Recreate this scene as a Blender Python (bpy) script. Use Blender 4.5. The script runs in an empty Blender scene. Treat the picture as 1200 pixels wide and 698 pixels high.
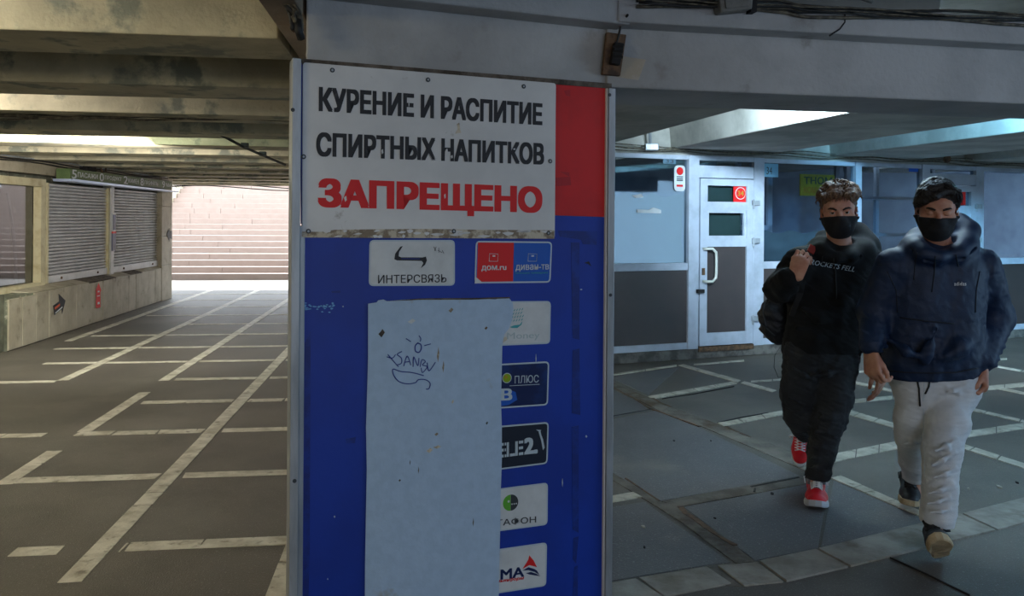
import bpy, bmesh, math, random
import numpy as np
from math import radians, sin, cos, pi, hypot
from mathutils import Vector, Matrix
random.seed(7)
S = bpy.context.scene
COL = S.collection

# ------------------------------------------------------------------ camera
F_PX, EYE, ROLL, CY = 930.0, 1.58, radians(0.4), 256.0
cam_d = bpy.data.cameras.new('camera'); cam_d.lens = F_PX/1200*36; cam_d.sensor_width = 36
cam_d.shift_y = -(349-CY)/1200; cam_d.clip_start = .05; cam_d.clip_end = 400
cam = bpy.data.objects.new('camera', cam_d); COL.objects.link(cam)
cam.matrix_world = Matrix.Translation((0, 0, EYE)) @ Matrix.Rotation(radians(90), 4, 'X') @ Matrix.Rotation(ROLL, 4, 'Z')
S.camera = cam
# ------------------------------------------------------------------ sky, exposure
vs = S.view_settings
S.display_settings.display_device = 'sRGB'
vs.view_transform = 'Standard'; vs.look = 'None'; vs.gamma = 1; vs.use_curve_mapping = False
vs.exposure = 0.0
wd = bpy.data.worlds.new('sky'); S.world = wd; wd.use_nodes = True
bgn = wd.node_tree.nodes['Background']
bgn.inputs[0].default_value = (.80, .90, 1.0, 1); bgn.inputs[1].default_value = 7.5
# ------------------------------------------------------------------ sun and big lights
def lamp(name, kind, loc, energy, color, size=1, size_y=None, aim=None, spread=None):
    l = bpy.data.lights.new(name, kind); l.energy = energy; l.color = color
    if kind == 'AREA':
        l.shape = 'RECTANGLE'; l.size = size; l.size_y = size_y or size
        if spread: l.spread = radians(spread)
    if kind == 'SUN': l.angle = radians(1.0)
    o = bpy.data.objects.new(name, l); COL.objects.link(o); o.location = loc
    if aim is not None:
        d = Vector(aim)-Vector(loc); o.rotation_euler = d.to_track_quat('-Z', 'Y').to_euler()
    return o
lamp('sun', 'SUN', (-6, 40, 30), 10, (1, .97, .93), aim=(-8.5, 18, 0))
# daylight of the exit to the right of the camera and of the one behind it
lamp('right_exit_daylight', 'AREA', (8.6, 2.6, 1.5), 118, (.42, .70, 1.0), 3.2, 1.9, aim=(1.0, 4.6, 1.0))
lamp('rear_exit_daylight', 'AREA', (2.6, -5.0, 1.7), 76, (.66, .78, 1.0), 4.0, 1.8, aim=(1.2, 4, .9))
# unseen fill lights added to brighten the hall floor and the men
lamp('hall_fill_light', 'AREA', (2.15, 4.75, 2.6), 16, (.5, .74, 1.0), .45, 1.0, aim=(2.15, 4.8, 0))
lamp('hall_fill_light', 'AREA', (4.5, 4.75, 2.6), 22, (.42, .68, 1.0), .45, 1.0, aim=(4.5, 4.8, 0))
lamp('hall_fill_light', 'AREA', (2.6, 1.6, 2.5), 9, (.8, .86, 1.0), .8, .8, aim=(2.2, 2.2, 0))
lamp('shop_fill_light', 'AREA', (5.18, 11.92, 2.45), 24, (.72, .86, 1.0), 9, .5).rotation_euler = (0, 0, .36)  # two unseen lights added to brighten the shop interior
lamp('shop_fill_light', 'AREA', (8.0, 13.3, 2.45), 10, (.72, .86, 1.0), 2.5, .5).rotation_euler = (0, 0, .36)
lamp('warm_passage_light', 'AREA', (-2.8, -.2, 2.15), 24, (1.0, .84, .50), 1.2, .3, aim=(-2.9, 4.0, .0))  # warm passage lamp behind and left of the camera
lamp('warm_passage_light', 'AREA', (-4.1, 7.6, 2.2), 70, (1.0, .95, .86), 1.2, .2, aim=(-6.2, 10.6, .9))  # added out of view to brighten the shutters and left wall

# ------------------------------------------------------------------ helpers
def ray(px, py):
    vx = (px-600)/F_PX; vy = -(py-CY)/F_PX
    return Vector((vx*cos(ROLL)-vy*sin(ROLL), 1, vx*sin(ROLL)+vy*cos(ROLL)))
EYEV = Vector((0, 0, EYE))
def at(px, py, Y): return EYEV+ray(px, py)*Y
def ground(px, py, z=0.0):
    d = ray(px, py); return EYEV+d*((z-EYE)/d.z)
class Plane:
    """vertical plane through p with horizontal direction u; local coordinates (a along u, z, c out along n)"""
    def __init__(s, p, u, flip=False):
        s.p = Vector((p[0], p[1], 0)); s.u = Vector((u[0], u[1], 0)).normalized()
        s.n = Vector((s.u.y, -s.u.x, 0))
        if flip: s.n = -s.n
    def hit(s, px, py):
        d = ray(px, py); t = (s.p-EYEV).dot(s.n)/d.dot(s.n); q = EYEV+d*t
        return ((q-s.p).dot(s.u), q.z)
    def W(s, a, z, c=0): return s.p+s.u*a+Vector((0, 0, z))+s.n*c

def tag(o, label=None, cat=None, group=None, kind=None):
    if label: o['label'] = label
    if cat: o['category'] = cat
    if group: o['group'] = group
    if kind: o['kind'] = kind
    return o
def empty(name, loc=(0, 0, 0), label=None, cat=None, group=None, kind=None):
    o = bpy.data.objects.new(name, None); COL.objects.link(o); o.location = loc; o.empty_display_size = .1
    return tag(o, label, cat, group, kind)
def link(name, me, mat=None, parent=None):
    o = bpy.data.objects.new(name, me); COL.objects.link(o)
    if mat and not me.materials: me.materials.append(mat)
    if parent:
        o.parent = parent; o.matrix_parent_inverse = Matrix.Identity(4)
        o.location = -wloc(parent)
    return o
def wloc(o):
    v = Vector(o.location)
    while o.parent: o = o.parent; v += Vector(o.location)
    return v
def mesh(name, vs_, fs, mat=None, parent=None, smooth=False):
    me = bpy.data.meshes.new(name); me.from_pydata([tuple(v) for v in vs_], [], fs); me.update()
    if smooth: me.polygons.foreach_set('use_smooth', [True]*len(me.polygons))
    return link(name, me, mat, parent)
class MB:
    """collects shapes in world coordinates, linked as ONE mesh object"""
    def __init__(s): s.v = []; s.f = []; s.sm = False
    def add(s, vs_, fs):
        b = len(s.v); s.v += [Vector(v) for v in vs_]; s.f += [tuple(i+b for i in f) for f in fs]; return s
    def hexa(s, q, r):      # q, r: four points each (bottom ring, top ring)
        return s.add(list(q)+list(r), [(3, 2, 1, 0), (4, 5, 6, 7), (0, 1, 5, 4), (1, 2, 6, 5), (2, 3, 7, 6), (3, 0, 4, 7)])
    def box(s, x0, x1, y0, y1, z0, z1):
        return s.hexa([(x0, y0, z0), (x1, y0, z0), (x1, y1, z0), (x0, y1, z0)], [(x0, y0, z1), (x1, y0, z1), (x1, y1, z1), (x0, y1, z1)])
    def pbox(s, P, a0, a1, z0, z1, c0, c1):
        W = P.W
        return s.hexa([W(a0, z0, c1), W(a1, z0, c1), W(a1, z0, c0), W(a0, z0, c0)], [W(a0, z1, c1), W(a1, z1, c1), W(a1, z1, c0), W(a0, z1, c0)])
    def prism(s, pts, off):  # polygon extruded by vector
        n = len(pts); off = Vector(off); pts = [Vector(p) for p in pts]
        return s.add(pts+[p+off for p in pts], [tuple(range(n))[::-1], tuple(range(n, 2*n))]+[(i, (i+1) % n, n+(i+1) % n, n+i) for i in range(n)])
    def tube(s, pts, r, seg=8, cap=True):
        pts = [Vector(p) for p in pts]; n = len(pts); rr = r if isinstance(r, (list, tuple)) else [r]*n
        t0 = (pts[1]-pts[0]).normalized(); up = Vector((0, 0, 1)) if abs(t0.z) < .9 else Vector((1, 0, 0))
        a = t0.cross(up).normalized(); vs_ = []
        for i, p in enumerate(pts):
            t = (pts[min(i+1, n-1)]-pts[max(i-1, 0)]).normalized()
            a = (a-t*a.dot(t)).normalized(); b = t.cross(a)
            for k in range(seg):
                th = 2*pi*k/seg; vs_.append(p+(a*cos(th)+b*sin(th))*rr[i])
        fs = [(i*seg+k, i*seg+(k+1) % seg, (i+1)*seg+(k+1) % seg, (i+1)*seg+k) for i in range(n-1) for k in range(seg)]
        if cap: fs += [tuple(range(seg))[::-1], tuple((n-1)*seg+k for k in range(seg))]
        return s.add(vs_, fs)
    def disc(s, c, n, r, h, seg=20):
        c = Vector(c); n = Vector(n).normalized(); up = Vector((0, 0, 1)) if abs(n.z) < .9 else Vector((1, 0, 0))
        a = n.cross(up).normalized(); b = n.cross(a)
        return s.prism([c+(a*cos(2*pi*k/seg)+b*sin(2*pi*k/seg))*r for k in range(seg)], n*h)
    def build(s, name, mat=None, parent=None, smooth=False, bevel=0, fix=True):
        me = bpy.data.meshes.new(name); me.from_pydata([tuple(v) for v in s.v], [], s.f); me.update()
        if fix or bevel:
            bm = bmesh.new(); bm.from_mesh(me); bmesh.ops.recalc_face_normals(bm, faces=bm.faces)
            if bevel: bmesh.ops.bevel(bm, geom=list(bm.edges), offset=bevel, segments=2, affect='EDGES', profile=.5)
            bm.to_mesh(me); bm.free()
        if smooth: me.polygons.foreach_set('use_smooth', [True]*len(me.polygons))
        return link(name, me, mat, parent)

# ------------------------------------------------------------------ materials
def lin(r, g, b):
    f = lambda c: (c/255/12.92) if c/255 <= .04045 else ((c/255+.055)/1.055)**2.4
    return (f(r), f(g), f(b), 1)
def mat(name, c, rough=.6, c2=None, scale=4, thr=(.4, .62), bump=0, bscale=60, metal=0, spec=.5, c3=None, s3=1.2, t3=(.55, .7), stretch=None, emit=0, coat=0, sheen=0, c4=None):
    m = bpy.data.materials.new(name); m.use_nodes = True; nt = m.node_tree; N = nt.nodes; L = nt.links
    b = N['Principled BSDF']; b.inputs['Base Color'].default_value = c; b.inputs['Roughness'].default_value = rough
    b.inputs['Metallic'].default_value = metal; b.inputs['Specular IOR Level'].default_value = spec
    b.inputs['Coat Weight'].default_value = coat; b.inputs['Sheen Weight'].default_value = sheen
    if emit: b.inputs['Emission Color'].default_value = c; b.inputs['Emission Strength'].default_value = emit
    tc = N.new('ShaderNodeNewGeometry'); vec = tc.outputs['Position']
    if stretch:
        mp = N.new('ShaderNodeMapping'); mp.inputs['Scale'].default_value = stretch; L.new(vec, mp.inputs['Vector']); vec = mp.outputs[0]
    def layer(base, col, sc, th, det=6):
        n = N.new('ShaderNodeTexNoise'); n.inputs['Scale'].default_value = sc; n.inputs['Detail'].default_value = det; n.inputs['Roughness'].default_value = .62
        L.new(vec, n.inputs['Vector'])
        r = N.new('ShaderNodeMapRange'); r.inputs['From Min'].default_value = th[0]; r.inputs['From Max'].default_value = th[1]; L.new(n.outputs['Fac'], r.inputs['Value'])
        x = N.new('ShaderNodeMix'); x.data_type = 'RGBA'; L.new(r.outputs[0], x.inputs['Factor'])
        if isinstance(base, tuple): x.inputs['A'].default_value = base
        else: L.new(base, x.inputs['A'])
        x.inputs['B'].default_value = col
        return x.outputs['Result']
    cur = c
    if c2: cur = layer(cur, c2, scale, thr)
    if c3: cur = layer(cur, c3, s3, t3)
    if c4: cur = layer(cur, c4, 90, (.62, .7), 2)
    if not isinstance(cur, tuple): L.new(cur, b.inputs['Base Color'])
    if bump:
        n = N.new('ShaderNodeTexNoise'); n.inputs['Scale'].default_value = bscale; n.inputs['Detail'].default_value = 5; L.new(vec, n.inputs['Vector'])
        bp = N.new('ShaderNodeBump'); bp.inputs['Strength'].default_value = bump; bp.inputs['Distance'].default_value = .01
        L.new(n.outputs['Fac'], bp.inputs['Height']); L.new(bp.outputs[0], b.inputs['Normal'])
    return m
M = {}
M['asphalt'] = mat('asphalt', lin(96, 90, 81), .5, lin(80, 74, 67), 1.3, (.35, .65), .5, 150, c3=lin(116, 110, 101), s3=.6, t3=(.5, .75), c4=lin(136, 131, 122))
M['slab'] = mat('dark_slab', lin(100, 99, 100), .45, lin(88, 87, 90), 2.2, (.35, .65), .4, 120, c3=lin(124, 120, 112), s3=1.1, c4=lin(140, 138, 136))
M['mortar'] = mat('mortar', lin(118, 112, 104), .8, lin(84, 78, 70), 6, (.4, .6), .7, 60, c3=lin(72, 56, 34), s3=2.1, t3=(.56, .64))
M['stripe'] = mat('stripe_stone', lin(206, 200, 184), .5, lin(160, 152, 134), 7, (.4, .66), .3, 70, c3=lin(120, 112, 96), s3=15, t3=(.56, .7))
M['bigstone'] = mat('kerb_stone', lin(160, 154, 144), .55, lin(126, 120, 108), 5, (.4, .62), .3, 70, c3=lin(104, 92, 74), s3=3.2, t3=(.55, .7))
M['beam'] = mat('beam_concrete', lin(196, 188, 160), .8, lin(168, 160, 136), 2.5, (.38, .6), .35, 50, c3=lin(132, 134, 120), s3=3.6, t3=(.52, .6))
M['soffit'] = mat('soffit_plaster', lin(150, 132, 112), .8, lin(122, 108, 92), 3, (.4, .6), .3, 50)
M['girder'] = mat('girder_plaster', lin(184, 184, 184), .75, lin(158, 158, 158), 1.6, (.4, .65), .35, 45, c3=lin(142, 138, 132), s3=4, t3=(.6, .72))
M['grime'] = mat('grime', lin(70, 62, 54), .9, lin(110, 100, 90), 14, (.4, .6), .8, 60)
M['ceil'] = mat('ceiling_paint', lin(190, 188, 180), .8, lin(160, 158, 150), 2, (.4, .6), .2, 40)
M['cladding'] = mat('limestone_cladding', lin(190, 180, 158), .55, lin(160, 150, 128), 3, (.35, .65), .25, 60, c3=lin(120, 112, 92), s3=6, t3=(.6, .74))
M['oldwall'] = mat('stained_wall', lin(120, 122, 104), .8, lin(84, 84, 70), 4, (.4, .62), .5, 40, c3=lin(176, 168, 148), s3=7, t3=(.6, .66))
M['stair'] = mat('stair_granite', lin(150, 134, 124), .75, lin(145, 129, 119), 5, (.4, .6), .3, 80)
M['pvc'] = mat('white_frame_paint', lin(182, 190, 204), .4, lin(162, 170, 182), 5, (.45, .7))
M['cream'] = mat('cream_frame_paint', lin(206, 196, 160), .5, lin(176, 160, 120), 6, (.45, .7))
M['alu'] = mat('aluminium_trim', lin(170, 176, 182), .42, lin(140, 146, 150), 20, (.4, .7), metal=.35, stretch=(1, 1, .15))
M['shutter'] = mat('shutter_slat', lin(206, 206, 208), .4, lin(184, 184, 186), 5, (.4, .7), metal=.1)
M['dark'] = mat('dark_gap', lin(24, 22, 22), .8)
M['rubber'] = mat('cable_black', lin(30, 29, 28), .6)
M['cable'] = mat('cable_grey', lin(112, 104, 86), .6, lin(60, 54, 44), 30, (.4, .6))
M['rust'] = mat('rusty_metal', lin(112, 84, 58), .7, lin(66, 48, 34), 22, (.4, .6), .4, 80)
M['brownpanel'] = mat('brown_sheet_panel', lin(70, 60, 58), .55, lin(60, 52, 52), 3, (.3, .7), .15, 200)
M['brownpost'] = mat('brown_wood_post', lin(132, 92, 44), .6, lin(96, 66, 34), 8, (.4, .6), stretch=(1, 1, .1))
M['room'] = mat('shop_room_wall', lin(110, 130, 152), .7, lin(90, 108, 132), 2, (.4, .6))
M['paper'] = mat('window_paper', lin(90, 106, 92), .8, lin(76, 92, 80), 3, (.35, .65), .8, 6)
M['signwhite'] = mat('sign_enamel', lin(222, 222, 222), .45, lin(205, 205, 205), 2.2, (.4, .65), .05, 30, c3=lin(176, 172, 166), s3=11, t3=(.66, .74))
M['blue'] = mat('blue_vinyl', lin(2, 54, 166), .5, lin(2, 48, 152), 3, (.4, .6), .05, 60, coat=0)
M['darkblue'] = mat('dark_blue_smear', lin(8, 40, 124), .5, lin(6, 52, 150), 12, (.45, .6))
M['red'] = mat('red_vinyl', lin(214, 10, 14), .5, lin(196, 8, 12), 4, (.4, .6))
M['black'] = mat('black_print', lin(34, 34, 38), .6, lin(60, 60, 62), 30, (.6, .7))
M['redtxt'] = mat('red_print', lin(220, 20, 20), .55)
M['poster'] = mat('peeling_paper', lin(176, 200, 226), .8, lin(170, 194, 220), 26, (.4, .6), .15, 40, c3=lin(160, 158, 156), s3=5.0, t3=(.64, .74))
M['paperedge'] = mat('paper_residue', lin(206, 196, 176), .85, lin(140, 126, 108), 25, (.45, .55), .5, 60)
M['label'] = mat('label_white', lin(214, 218, 220), .4, lin(196, 200, 202), 9, (.4, .7))
M['navy'] = mat('label_navy', lin(12, 34, 84), .35, lin(16, 60, 130), 6, (.45, .7))
M['lblue'] = mat('label_blue', lin(20, 90, 190), .4)
M['teal'] = mat('label_teal', lin(60, 160, 166), .5)
M['green'] = mat('label_green', lin(92, 170, 50), .5)
M['dgrey'] = mat('label_dark_grey', lin(52, 58, 62), .5)
M['greytxt'] = mat('label_grey_text', lin(190, 204, 212), .5)
M['ink'] = mat('blue_marker', lin(24, 44, 140), .6)
M['plastic'] = mat('grey_plastic', lin(120, 118, 112), .5, lin(96, 92, 84), 12, (.4, .6))
M['yellow'] = mat('yellow_board', lin(190, 160, 36), .5, lin(160, 130, 26), 6, (.4, .6))
M['olive'] = mat('green_sign', lin(96, 116, 70), .5, lin(80, 100, 60), 9, (.4, .6))
def glass(name, tint, refl=.015, rough=.03):
    m = bpy.data.materials.new(name); m.use_nodes = True; nt = m.node_tree; N = nt.nodes; L = nt.links
    N.remove(N['Principled BSDF']); o = N['Material Output']
    t = N.new('ShaderNodeBsdfTransparent'); t.inputs[0].default_value = tint
    g = N.new('ShaderNodeBsdfGlossy'); g.inputs['Roughness'].default_value = rough; g.inputs['Color'].default_value = (1, 1, 1, 1)
    lw = N.new('ShaderNodeLayerWeight'); lw.inputs['Blend'].default_value = .5
    pw = N.new('ShaderNodeMath'); pw.operation = 'POWER'; pw.inputs[1].default_value = 4; L.new(lw.outputs['Facing'], pw.inputs[0])
    ad = N.new('ShaderNodeMath'); ad.operation = 'ADD'; ad.inputs[1].default_value = refl+.03; L.new(pw.outputs[0], ad.inputs[0])
    mx = N.new('ShaderNodeMixShader'); L.new(ad.outputs[0], mx.inputs[0]); L.new(t.outputs[0], mx.inputs[1]); L.new(g.outputs[0], mx.inputs[2]); L.new(mx.outputs[0], o.inputs['Surface'])
    return m
M['glass'] = glass('shop_glass', (.70, .78, .84, 1))
M['glassdark'] = glass('dark_glass', (.4, .42, .45, 1), .05)

# text as flat print: fitted into a box on a plane, thin extrusion
def text(name, body, P, a0, a1, z0, z1, c, m, parent, bold=0., thick=.0012, shear=0, rot=0, dz=0.):
    """bold is a stroke growth in em, made of shifted copies so that no outline folds over itself"""
    cu = bpy.data.curves.new(name, 'FONT'); cu.body = body; cu.extrude = .004; cu.shear = shear; cu.resolution_u = 3
    t = bpy.data.objects.new(name, cu); COL.objects.link(t); bpy.context.view_layer.update()
    me = bpy.data.meshes.new_from_object(t.evaluated_get(bpy.context.evaluated_depsgraph_get()))
    bpy.data.objects.remove(t)
    if bold:
        bm = bmesh.new(); bm.from_mesh(me); geo = list(bm.verts)+list(bm.edges)+list(bm.faces)
        offs = [(k*bold*1.25, j*bold*.8, (k+j*3+4)*.00012) for k in (-1, -.33, .33, 1) for j in (-1, 1)]
        for dx, dy, dd in offs:
            r = bmesh.ops.duplicate(bm, geom=geo); bmesh.ops.translate(bm, verts=[g for g in r['geom'] if isinstance(g, bmesh.types.BMVert)], vec=(dx, dy, dd))
        bm.to_mesh(me); bm.free()
    n = len(me.vertices); co = np.empty(n*3, 'f'); me.vertices.foreach_get('co', co); co = co.reshape(-1, 3)
    lo = co.min(0); hi = co.max(0)
    s = (co[:, 0]-lo[0])/(hi[0]-lo[0]); h = (co[:, 1]-lo[1])/(hi[1]-lo[1]); d = (co[:, 2]-lo[2])/(hi[2]-lo[2])
    A = a0+(a1-a0)*s; Z = z0+(z1-z0)*h+dz*s; C = c+thick*d
    p = np.array(P.p); u = np.array(P.u); nn = np.array(P.n)
    out = p+A[:, None]*u+C[:, None]*nn; out[:, 2] += Z
    me.vertices.foreach_set('co', out.astype('f').ravel()); me.update()
    return link(name, me, m, parent)
def round_rect(P, q, r, c, seg=4):
    """q: four (a,z) corners bl, br, tr, tl -> rounded polygon points on plane"""
    pts = []; n = 4
    for i in range(4):
        p = Vector(q[i]); a = (Vector(q[i-1])-p); b = (Vector(q[(i+1) % 4])-p)
        pa = p+a.normalized()*r; pb = p+b.normalized()*r
        for k in range(seg+1):
            t = k/seg; x = pa*(1-t)**2+p*2*t*(1-t)+pb*t*t; pts.append(P.W(x[0], x[1], c))
    return pts
# ================================================================== THE SETTING
kL, kR = .1237, .3763
aL = Vector((-kL, 1, 0)).normalized(); cL = Vector((1, kL, 0)).normalized()     # along / across the left passage
aR = Vector((-kR, 1, 0)).normalized(); cR = Vector((1, kR, 0)).normalized()     # along / across the right hall
def LP(x, y, z=0): return cL*x+aL*y+Vector((0, 0, z))
def RP(x, y, z=0): return cR*x+aR*y+Vector((0, 0, z))
# ---- floor
floor = tag(MB().box(-16, 16, -9, 34, -.2, 0).build('floor', M['asphalt']), kind='structure')
def quad_part(name, pts, m, z0=-.02, z1=.004, parent=floor, bevel=.0012):
    return MB().prism([Vector((p[0], p[1], z0)) for p in pts], (0, 0, z1-z0)).build(name, m, parent, bevel=bevel)
def run_long(x, y0, y1, w=.1, cuts=()):
    ys = [y0]+[c for c in cuts if y0 < c < y1]+[y1]
    for a, b in zip(ys, ys[1:]):
        g = .006; j = random.uniform(-.004, .004)
        quad_part('stripe_stone', [LP(x-w/2+j, a+g), LP(x+w/2+j, a+g), LP(x+w/2+j, b-g), LP(x-w/2+j, b-g)], M['stripe'], z1=.003+random.random()*.003)
def run_cross(y, x0, x1, w=.1, cuts=()):
    xs = [x0]+[c for c in cuts if x0 < c < x1]+[x1]
    for a, b in zip(xs, xs[1:]):
        g = .005; j = random.uniform(-.003, .003); s1, s2 = random.uniform(-.012, .012), random.uniform(-.012, .012)
        quad_part('stripe_stone', [LP(a+g+s1, y-w/2+j), LP(b-g+s2, y-w/2+j), LP(b-g, y+w/2+j), LP(a+g, y+w/2+j)], M['stripe'], z1=.0025+random.random()*.003)
run_long(-1.46, 3.62, 20.2, .1, [4.55, 4.75, 5.9, 6.2, 7.1, 8.2, 9.4, 10.6, 12, 13, 14.2, 15.4, 16.8, 18.2])
run_long(-2.38, 4.98, 5.66, .1); run_long(-2.38, 6.13, 7.46, .1)
run_long(-2.37, 7.97, 20.2, .1, [9.3, 10.6, 11.8, 13, 14.3, 15.5, 17, 18.5])
run_long(-3.32, 8.06, 20.2, .1, [9.2, 10.4, 11.7, 13.1, 14.6, 15.5, 16.5, 18.5])
run_long(-4.3, 10.6, 20.2, .1, [11.4, 12.6, 13.5, 15, 17])
run_long(-.55, 1.5, 20, .1, [2.8, 3.73, 4.9, 6, 7.2, 8.5, 10, 11.5, 13])
for y, segs, cuts in [
    (3.98, [(-1.86, -1.64), (-1.37, .1)], [-1.35, -1.0, -.6]), (5.05, [(-3.3, -2.5), (-2.33, -1.52), (-1.39, .1)], [-2.9, -.6]),
    (6.08, [(-3.7, -2.62), (-2.41, -1.52), (-1.4, .1)], [-2.9, -2.15, -1.85, -1.58, -.9]), (7.05, [(-2.28, -1.52), (-1.4, .1)], [-1.1, -.6]),
    (8.02, [(-5, -3.37), (-2.29, -1.51), (-1.4, .2)], [-4, -1.2]), (9.0, [(-3.9, -3.37), (-3.27, -2.42), (-2.32, -1.51), (-1.4, .2)], []),
    (9.99, [(-4.2, -3.37), (-3.27, -2.42), (-2.32, -1.51), (-1.4, .2)], [-2.9]), (11.03, [(-4.2, -3.37), (-3.27, -2.42), (-2.32, -1.51), (-1.4, .2)], []),
    (12.1, [(-3.27, -2.42), (-2.32, -1.51), (-1.4, .2)], []), (13.2, [(-4.2, -3.37), (-3.27, -2.42), (-2.32, -1.51), (-1.4, .2)], []),
    (14.4, [(-4.2, -3.37), (-3.27, -2.42), (-2.32, -1.51), (-1.4, .2)], []), (15.6, [(-4.4, -3.37), (-3.27, -2.42), (-2.32, -1.51), (-1.4, .2)], []),
    (16.8, [(-6, -3.37), (-3.27, -2.42), (-2.32, -1.51), (-1.4, .2)], []), (18.2, [(-6, -3.37), (-3.27, -2.42), (-2.32, -1.51), (-1.4, .2)], [])]:
    for a, b in segs: run_cross(y, a, b, .1 if y < 9 else .09, cuts)
# ---- right hall: stripes, kerb stones and slabs, each its own quad
def gq(*px): return [ground(*p) for p in px]
def split_quad(name, tl, tr, br, bl, n, m, z1=.005, gap=.012, zj=.003):
    """four ground points, cut into n stones along the top edge"""
    tl, tr, br, bl = [ground(*p) for p in (tl, tr, br, bl)]
    L = (tr-tl).length
    for i in range(n):
        g = gap/2/L; t0, t1 = i/n+(g if i else 0), (i+1)/n-(g if i < n-1 else 0)
        quad_part(name, [bl.lerp(br, t0), bl.lerp(br, t1), tl.lerp(tr, t1), tl.lerp(tr, t0)], m, z1=z1+random.uniform(0, zj))
st = M['stripe']
split_quad('stripe_stone', (717, 438.4), (793, 427.8), (793, 429.4), (717, 440.4), 2, st)
split_quad('stripe_stone', (813, 426.5), (872, 422), (872, 423.4), (813, 428), 1, st)
split_quad('stripe_stone', (801, 427), (868, 446), (864, 448.5), (795, 428.3), 3, st)
split_quad('stripe_stone', (872, 447), (910, 457.5), (905, 459.5), (868, 449.2), 2, st)
split_quad('stripe_stone', (759, 464.8), (860, 447), (864, 449.8), (766, 467.6), 4, st)
split_quad('stripe_stone', (880, 446.2), (930, 443), (930, 444.8), (880, 448), 2, st)
split_quad('stripe_stone', (841, 495.8), (864, 492), (871, 495.4), (848, 499.8), 1, st)
split_quad('stripe_stone', (867, 491), (940, 477), (944, 481.2), (872, 495.2), 3, st)
split_quad('stripe_stone', (976, 532.4), (1056, 516.4), (1056, 525), (974, 542.5), 3, st)
split_quad('stripe_stone', (1062, 515.4), (1200, 496), (1200, 502.6), (1062, 523.6), 4, st)
split_quad('stripe_stone', (984, 470), (1105, 457.8), (1105, 462.4), (984, 473.8), 4, st)
split_quad('stripe_stone', (1110, 457.3), (1240, 444.6), (1240, 449.2), (1110, 461.7), 4, st)
split_quad('stripe_stone', (986, 477.8), (1054, 498), (1048, 501.5), (978, 481.6), 3, st)
split_quad('stripe_stone', (1114, 516), (1240, 556), (1240, 562), (1106, 519), 4, st)
split_quad('stripe_stone', (1000, 446.6), (1108, 470.6), (1104, 472.6), (994, 448), 3, st)
split_quad('stripe_stone', (1120, 473.6), (1240, 502), (1240, 505), (1114, 475.6), 3, st)
split_quad('stripe_stone', (1172, 453.8), (1240, 468), (1240, 470.5), (1166, 455.2), 2, st)
split_quad('stripe_stone', (1160, 427), (1240, 441.4), (1240, 443.4), (1156, 428.2), 2, st)
split_quad('stripe_stone', (999, 435.4), (1180, 419.6), (1180, 421.4), (999, 437.4), 3, st)
split_quad('stripe_stone', (985, 557.7), (1010, 568.7), (999.5, 571.8), (974, 560.8), 1, st)
split_quad('stripe_stone', (1011, 569.2), (1025, 575.3), (1013, 577.5), (1000.5, 572.2), 1, st)
split_quad('stripe_stone', (1026, 575.8), (1049, 586), (1038, 588.5), (1014, 578), 1, st)
split_quad('stripe_stone', (1050, 586.4), (1090, 604), (1084, 607.5), (1039, 589), 1, st)
split_quad('stripe_stone', (706, 583.5), (742, 577), (753, 583), (706, 590.5), 1, st)
bs = M['bigstone']
for q in [((640, 696), (745, 678.8), (777, 700), (660, 722)), ((749, 678), (828, 665), (857, 684.5), (779, 700)), ((841, 663.4), (887, 659.5), (918, 682.5), (872, 687)),
          ((890, 658.5), (956, 644.6), (994, 665), (922, 682)), ((959, 644), (1125, 603), (1166, 622.3), (997, 664.4)), ((1128.5, 602.3), (1215, 580), (1260, 597), (1169.5, 621.5))]:
    quad_part('kerb_stone', gq(*q[::-1]), bs, z1=.006+random.random()*.004, bevel=.002)
quad_part('kerb_stone', gq((830, 684), (869, 687.5), (839, 664.3), (830.5, 664.5)), M['mortar'], z1=.003)
# mortar bands round the dark slabs (quads in sequence)
def band(upper, lower, m=M['mortar'], z1=.004):
    for i in range(len(upper)-1):
        quad_part('mortar_band', gq(lower[i], lower[i+1], upper[i+1], upper[i]), m, z1=z1+random.random()*.002)
band([(700, 441), (746, 460), (786, 476.5), (841, 497), (900, 518.5), (950, 538)], [(700, 448), (750, 470), (775, 483), (820, 499), (900, 532.6), (944, 552)])
band([(706, 547), (775, 588.7), (797, 593), (860, 638), (884, 659)], [(700, 552), (768, 593), (800, 613), (835, 640), (862, 660)])
band([(775, 588), (862, 571.5), (944, 558)], [(797, 594), (870, 581), (950, 566)])
sl = M['slab']
for q in [((690, 494), (765, 479.8), (716, 455), (690, 444)), ((690, 540), (774, 587), (938, 558), (819, 501), (768, 481), (690, 496.5)),
          ((801, 594), (885, 657), (958, 642.5), (972, 562), (950, 567)), ((660, 690), (830, 662), (856, 659), (764, 594.5), (756, 588), (660, 603)),
          ((977, 563), (962, 641.5), (1082, 612.5), (1078, 607)), ((700, 436), (760, 463), (796, 430.5), (718, 441))]:
    quad_part('floor_slab', gq(*q), sl, z1=.003, bevel=.002)
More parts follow.
